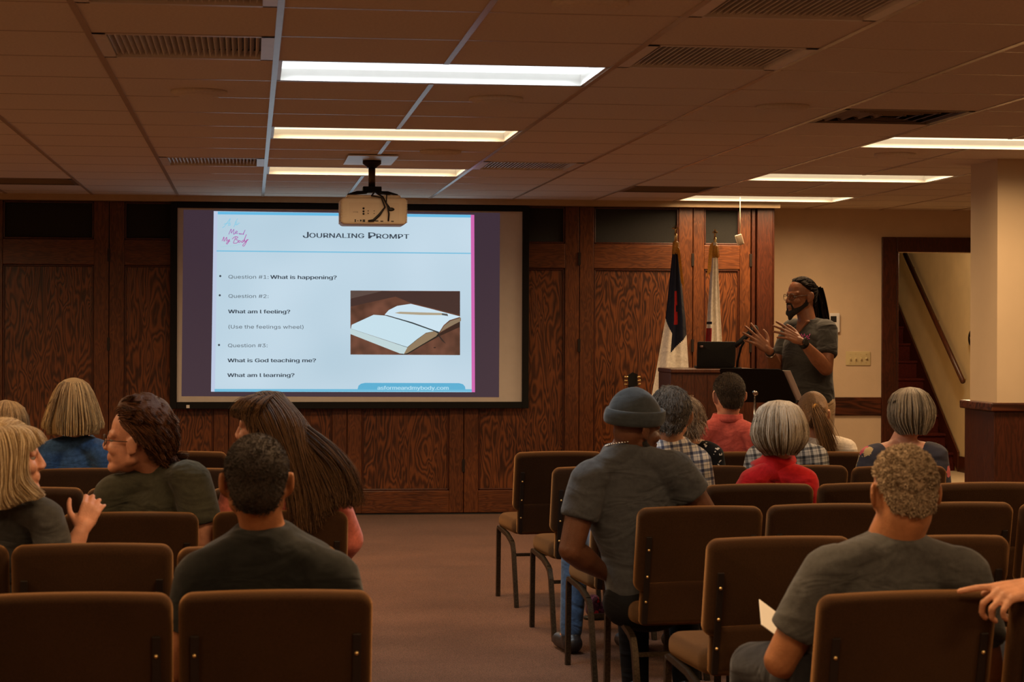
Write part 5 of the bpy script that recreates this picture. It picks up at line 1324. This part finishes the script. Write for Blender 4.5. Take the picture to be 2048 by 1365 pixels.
def glasses(H, p, mat):
    g = MB(); t_ = np.linspace(0, 2 * PI, 22)
    for sx in (-1, 1):
        g.tube([H.w((sx * .034 + .027 * math.cos(q), .1 - .012 * abs(math.cos(q)) * (1 if math.cos(q) * sx > 0 else .1), .0 + .019 * math.sin(q))) for q in t_], .0017, 6)
        g.tube([H.w((sx * .061, .088, .006)), H.w((sx * .078, .04, .008)), H.w((sx * .084, -.012, .010)), H.w((sx * .082, -.03, -.008))], .0017, 6)
    g.tube([H.w((-.008, .1, .004)), H.w((0, .106, .008)), H.w((.008, .1, .004))], .0016, 6)
    return g.build('glasses', mat, p['r'], True, p['base'])
glasses(H, p, MT['backbar'])

# --- blonde woman at the left edge raising her hand
d = CH['L2z'][2] + .22
H = Head(W(17, 916, d + .03), -80, 0, 3, .98)
wr = W(160, 1068, d - .02)
p = person('woman with long blonde hair in profile at the left edge, raising one hand', sit('L2z', .16, .04), W(2, 992, d), W(-78, 1030, d + .04), W(92, 1036, d - .06), H, sk7, cloth('grey cotton tee', (.055, .052, .047), .008), voxel=.0046, face=True, sleeve=.95, arm_k=.95,
           armR=[W(122, 1150, d - .03), wr], handR=dict(f=A3(.38, .25, .9), n=A3(.1, -1.0, .25), t=A3(-1, -.1, .35), curl=(.95, .85, .75, .6), k=.84, spread=.16, thumb=.95))
mb = MB(); hair_shell(mb, H, .005, 4, .001)
guided(mb, [[(20, 850, .05), (50, 852, -.02), (74, 862, -.06), (86, 884, -.07)], [(12, 849, .05), (44, 854, -.05), (62, 866, -.085), (74, 892, -.09)], [(6, 849, .05), (38, 855, -.07), (52, 872, -.105), (60, 905, -.115)]], d, 2600, .0011, 3, .006, 10)
BL = [[(10, 849, .05), (40, 856, -.06), (50, 880, -.11), (48, 915, -.12), (50, 955, -.125), (84, 990, -.125)],
      [(0, 848, .05), (28, 858, -.08), (40, 895, -.12), (38, 940, -.125), (42, 975, -.13), (70, 1000, -.13)],
      [(-6, 848, .05), (14, 862, -.09), (26, 905, -.125), (24, 955, -.13), (26, 985, -.135), (40, 1006, -.13)],
      [(-12, 850, .05), (-4, 870, -.09), (2, 920, -.125), (4, 965, -.13), (0, 1000, -.135), (8, 1020, -.13)],
      [(-20, 852, .05), (-26, 880, -.07), (-26, 930, -.11), (-26, 975, -.125), (-24, 1005, -.125), (-18, 1020, -.125)],
      [(-24, 856, .05), (-48, 895, .0), (-56, 940, -.03), (-58, 980, -.06), (-52, 1010, -.08), (-46, 1020, -.08)]]
S = hair_sim(H, 4000, .16, 9, lambda D: np.stack([1.6 * D[:, 0], -.6 + .8 * D[:, 1], .05 + 0 * D[:, 0]], 1), head_cols(H, .006), .22, .03, 4, .8, .005, up0=.05); mb.strands(S, np.linspace(.0013, .0009, 10))
guided(mb, BL, d + .0, 12000, .0011, 4, .010)
hair_obj(p, mb, hairm('blonde grey hair', (.30, .175, .06), (.78, .60, .36)))

# --- woman with very long brown hair
d = CH['L3b'][2] + .20
H = Head(W(528, 856, d + .02), 66, -2, -4, 1.0)
p = person('woman with very long straight brown hair and a fringe in a peach cardigan', sit('L3b', .0, .03), W(560, 945, d), W(478, 985, d + .04), W(655, 982, d), H, sk7, cloth('peach cardigan', (.62, .17, .12), .006), voxel=.006, face=True, sleeve=1.5, arm_k=1.05,
           armL=[W(446, 1080, d + .05), W(470, 1130, d + .28)], armR=[W(698, 1080, d + .03), W(668, 1130, d + .28)])
mb = MB(); hair_shell(mb, H, .014, -2, .001)
colz = head_cols(H, .015) + [(c_, r_ * 1.08, R_) for c_, r_, R_ in p['col']]
drift = A3(.35, -.25, 0)
def longflow(D): return np.stack([1.3 * D[:, 0], -.9 + .5 * D[:, 1], .0 + 0 * D[:, 0]], 1)
LG = [[(505, 792, -.02), (520, 840, -.11), (548, 900, -.14), (580, 960, -.16), (592, 1010, -.17), (598, 1060, -.17)],
      [(530, 784, -.02), (566, 832, -.12), (590, 900, -.16), (604, 960, -.17), (612, 1015, -.175), (618, 1068, -.175)],
      [(545, 783, -.01), (590, 835, -.11), (603, 900, -.15), (618, 955, -.165), (632, 1000, -.17), (640, 1040, -.175)],
      [(553, 785, .0), (596, 838, -.08), (614, 890, -.13), (642, 935, -.15), (664, 980, -.165), (676, 1012, -.17)],
      [(556, 788, .03), (598, 842, -.02), (622, 885, -.09), (662, 922, -.12), (688, 962, -.14), (698, 998, -.15)]]
guided(mb, LG, d + .01, 10000, .0011, 7, .018, bias=1.6)
guided(mb, [[(518, 787, -.01), (486, 797, -.06), (469, 818, -.075), (470, 834, -.07)], [(538, 785, -.01), (505, 801, -.09), (490, 824, -.10), (493, 842, -.10)], [(556, 785, -.01), (527, 806, -.112), (515, 845, -.12), (518, 885, -.125)]], d + .01, 3000, .001, 4, .008, 12)
guided(mb, [[(600, 870, -.12), (640, 905, -.15), (672, 940, -.16), (690, 985, -.16), (688, 1020, -.16)], [(610, 850, -.1), (660, 890, -.13), (696, 935, -.15), (712, 985, -.15), (712, 1012, -.15)]], d + .01, 600, .0009, 9, .02)
hair_obj(p, mb, hairm('long brown hair', (.024, .010, .004), (.20, .10, .042), .45, .25))

# --- the speaker
d = 13.35
fdir = unit(RT * -.80 + FW * -.60)
yaw = math.degrees(math.atan2(-fdir[0], fdir[1]))
hc = W(1601, 594, d - .02); H = Head(hc, math.degrees(math.atan2(1, -.28)) + 7, -2, 0, 1.02)
sk8 = skin('brown skin', (.20, .078, .036), .45)
base = W(1622, 800, d); hp = W(1624, 806, d); SLs, SRs = W(1655, 661, d - .15), W(1584, 658, d + .15)
cen = (hp + 0)
rg_ = A3(fdir[1], -fdir[0], 0)
legs_ = [(hp - rg_ * .085, A3(*(hp - rg_ * .10 + fdir * .02)[:2], .50), A3(*(hp - rg_ * .11)[:2], .09), fdir), (hp + rg_ * .085, A3(*(hp + rg_ * .10 + fdir * .04)[:2], .50), A3(*(hp + rg_ * .12 + fdir * .04)[:2], .09), fdir)]
wL, wR = W(1604, 684, d - .42), W(1539, 702, d - .10)
p = person('standing man with dreadlocks, glasses and beard in a charcoal tee, hands raised', hp, W(1634, 640, d), SLs, SRs, H, sk8, cloth('charcoal V neck tee', (.026, .025, .023), .008), MT['khaki'], facing=yaw, legspec=legs_, voxel=.0045, face=True, arm_k=1.15, sleeve=.66, bulk=1.08,
           armL=[W(1652, 738, d - .26), wL], armR=[W(1553, 742, d + .10), wR],
           handL=dict(f=W(1552, 655, d - .48) - wL, n=A3(.25, -.85, .45), t=A3(.1, .3, 1), curl=(.12, .15, .2, .22), k=1.05, spread=.16, thumb=.8),
           handR=dict(f=W(1497, 664, d - .12) - wR, n=A3(-.25, .75, -.1) * -1, t=A3(.8, 0, .7), curl=(.10, .12, .15, .2), k=1.08, spread=.22, thumb=1.1), shirt_low=.06, vneck=.184, collar=False)
glasses(H, p, MT['backbar'])
mb = MB(); hair_shell(mb, H, .008, 6, .001); tie = A3(0, -.115, .05); n_ = 120; Dd = scalp_dirs(n_, 8)
mb.strands(pulled(H, Dd, tie, .008, 10), np.full(10, .0056))
S = []
tw = H.w(tie)
bk = -fdir
for k in range(46):
    o_ = rng.normal(size=3) * .014; L_ = .27 + .06 * rng.random(); e_ = rng.normal(size=3) * .024
    S.append([tw + o_ * (1 - .2 * t_) + A3(.075 * t_ ** .9, .03 * t_, -L_ * t_ + .028 * math.sin(t_ * 2.2)) + e_ * t_ for t_ in np.linspace(0, 1, 10)])
mb.strands(np.array(S), np.array([.009] * 8 + [.008, .005]))
hair_obj(p, mb, hairm('black dreadlocks', (.005, .0035, .003), (.018, .011, .007), .8, .12))
bl_ = MB()
for sx in (-1, 1): bl_.cap(H.w((sx * .062, .0, -.045)), H.w((sx * .030, .074, -.096)), .014, .020); bl_.cap(H.w((sx * .066, -.002, -.012)), H.w((sx * .062, .004, -.05)), .008, .014); bl_.cap(H.w((sx * .022, .092, -.045)), H.w((sx * .028, .084, -.075)), .006, .008)
bl_.cap(H.w((-.02, .080, -.102)), H.w((.02, .080, -.102)), .022, .022); bl_.cap(H.w((0, .080, -.11)), H.w((0, .088, -.135)), .024, .014); bl_.cap(H.w((-.022, .094, -.044)), H.w((.022, .094, -.044)), .006, .006)
remesh(bl_.build('beard', plain('dark beard', (.010, .007, .005), .8, sc=150, var=.5, bmp=.006), p['r'], True, p['base']), .0055, 3)
def band(name, w_, dr, r_, h_, mat, extra=None):
    dr = unit(dr); b_ = MB(); b_.tube([w_ - dr * h_ / 2, w_ + dr * h_ / 2], [r_, r_], 20)
    return b_.build(name, mat, p['r'], True, p['base'])
eL, eR = W(1652, 738, d - .26), W(1553, 742, d + .10)
wt = band('watch', wL + unit(eL - wL) * .02, wL - eL, .0325, .03, MT['black_sat']); MB().rrect(wL + unit(eL - wL) * .02 + A3(.1, -.95, .4) * .033 - p['base'], unit(wL - eL), unit(np.cross(wL - eL, A3(.1, -.95, .4))), .042, .042, .012, .01, .003).build('watch_face', MT['black'], wt, True)
band('bracelet', wR + unit(eR - wR) * .015, wR - eR, .031, .014, MT['backbar']); band('bracelet', wR + unit(eR - wR) * .035, wR - eR, .0325, .01, MT['chrome'])
# pink script printed on the chest, laid on the cloth
dg = bpy.context.evaluated_depsgraph_get(); dg.update()
sho = [q for q in p['r'].children if q.name.startswith('shirt')][0]; she = sho.evaluated_get(dg)
prt = MB(); co = np.array([0, 0, CAMH])
for ln in [[(1600, 676), (1603, 668), (1606, 676), (1609, 668), (1611, 676)], [(1612, 675), (1615, 671), (1614, 676), (1618, 674), (1621, 666)], [(1604, 681), (1609, 678), (1613, 682), (1617, 677), (1621, 679)]]:
    pts = []
    for a, b in zip(ln[:-1], ln[1:]):
        for q in (0, .34, .67): pts.append((a[0] + (b[0] - a[0]) * q, a[1] + (b[1] - a[1]) * q))
    ps = []
    for (x, y) in pts:
        rr = ray(x, y); ok, loc, nr, _ = she.ray_cast(Vector(co - p['base']), Vector(unit(rr)))
        if ok: ps.append(np.array(loc) + np.array(nr) * .0015)
    if len(ps) > 2: prt.tube(ps, .0018, 5)
if prt.n: prt.build('shirt_print', plain('pink print', (.50, .06, .28), .8), p['r'], True)
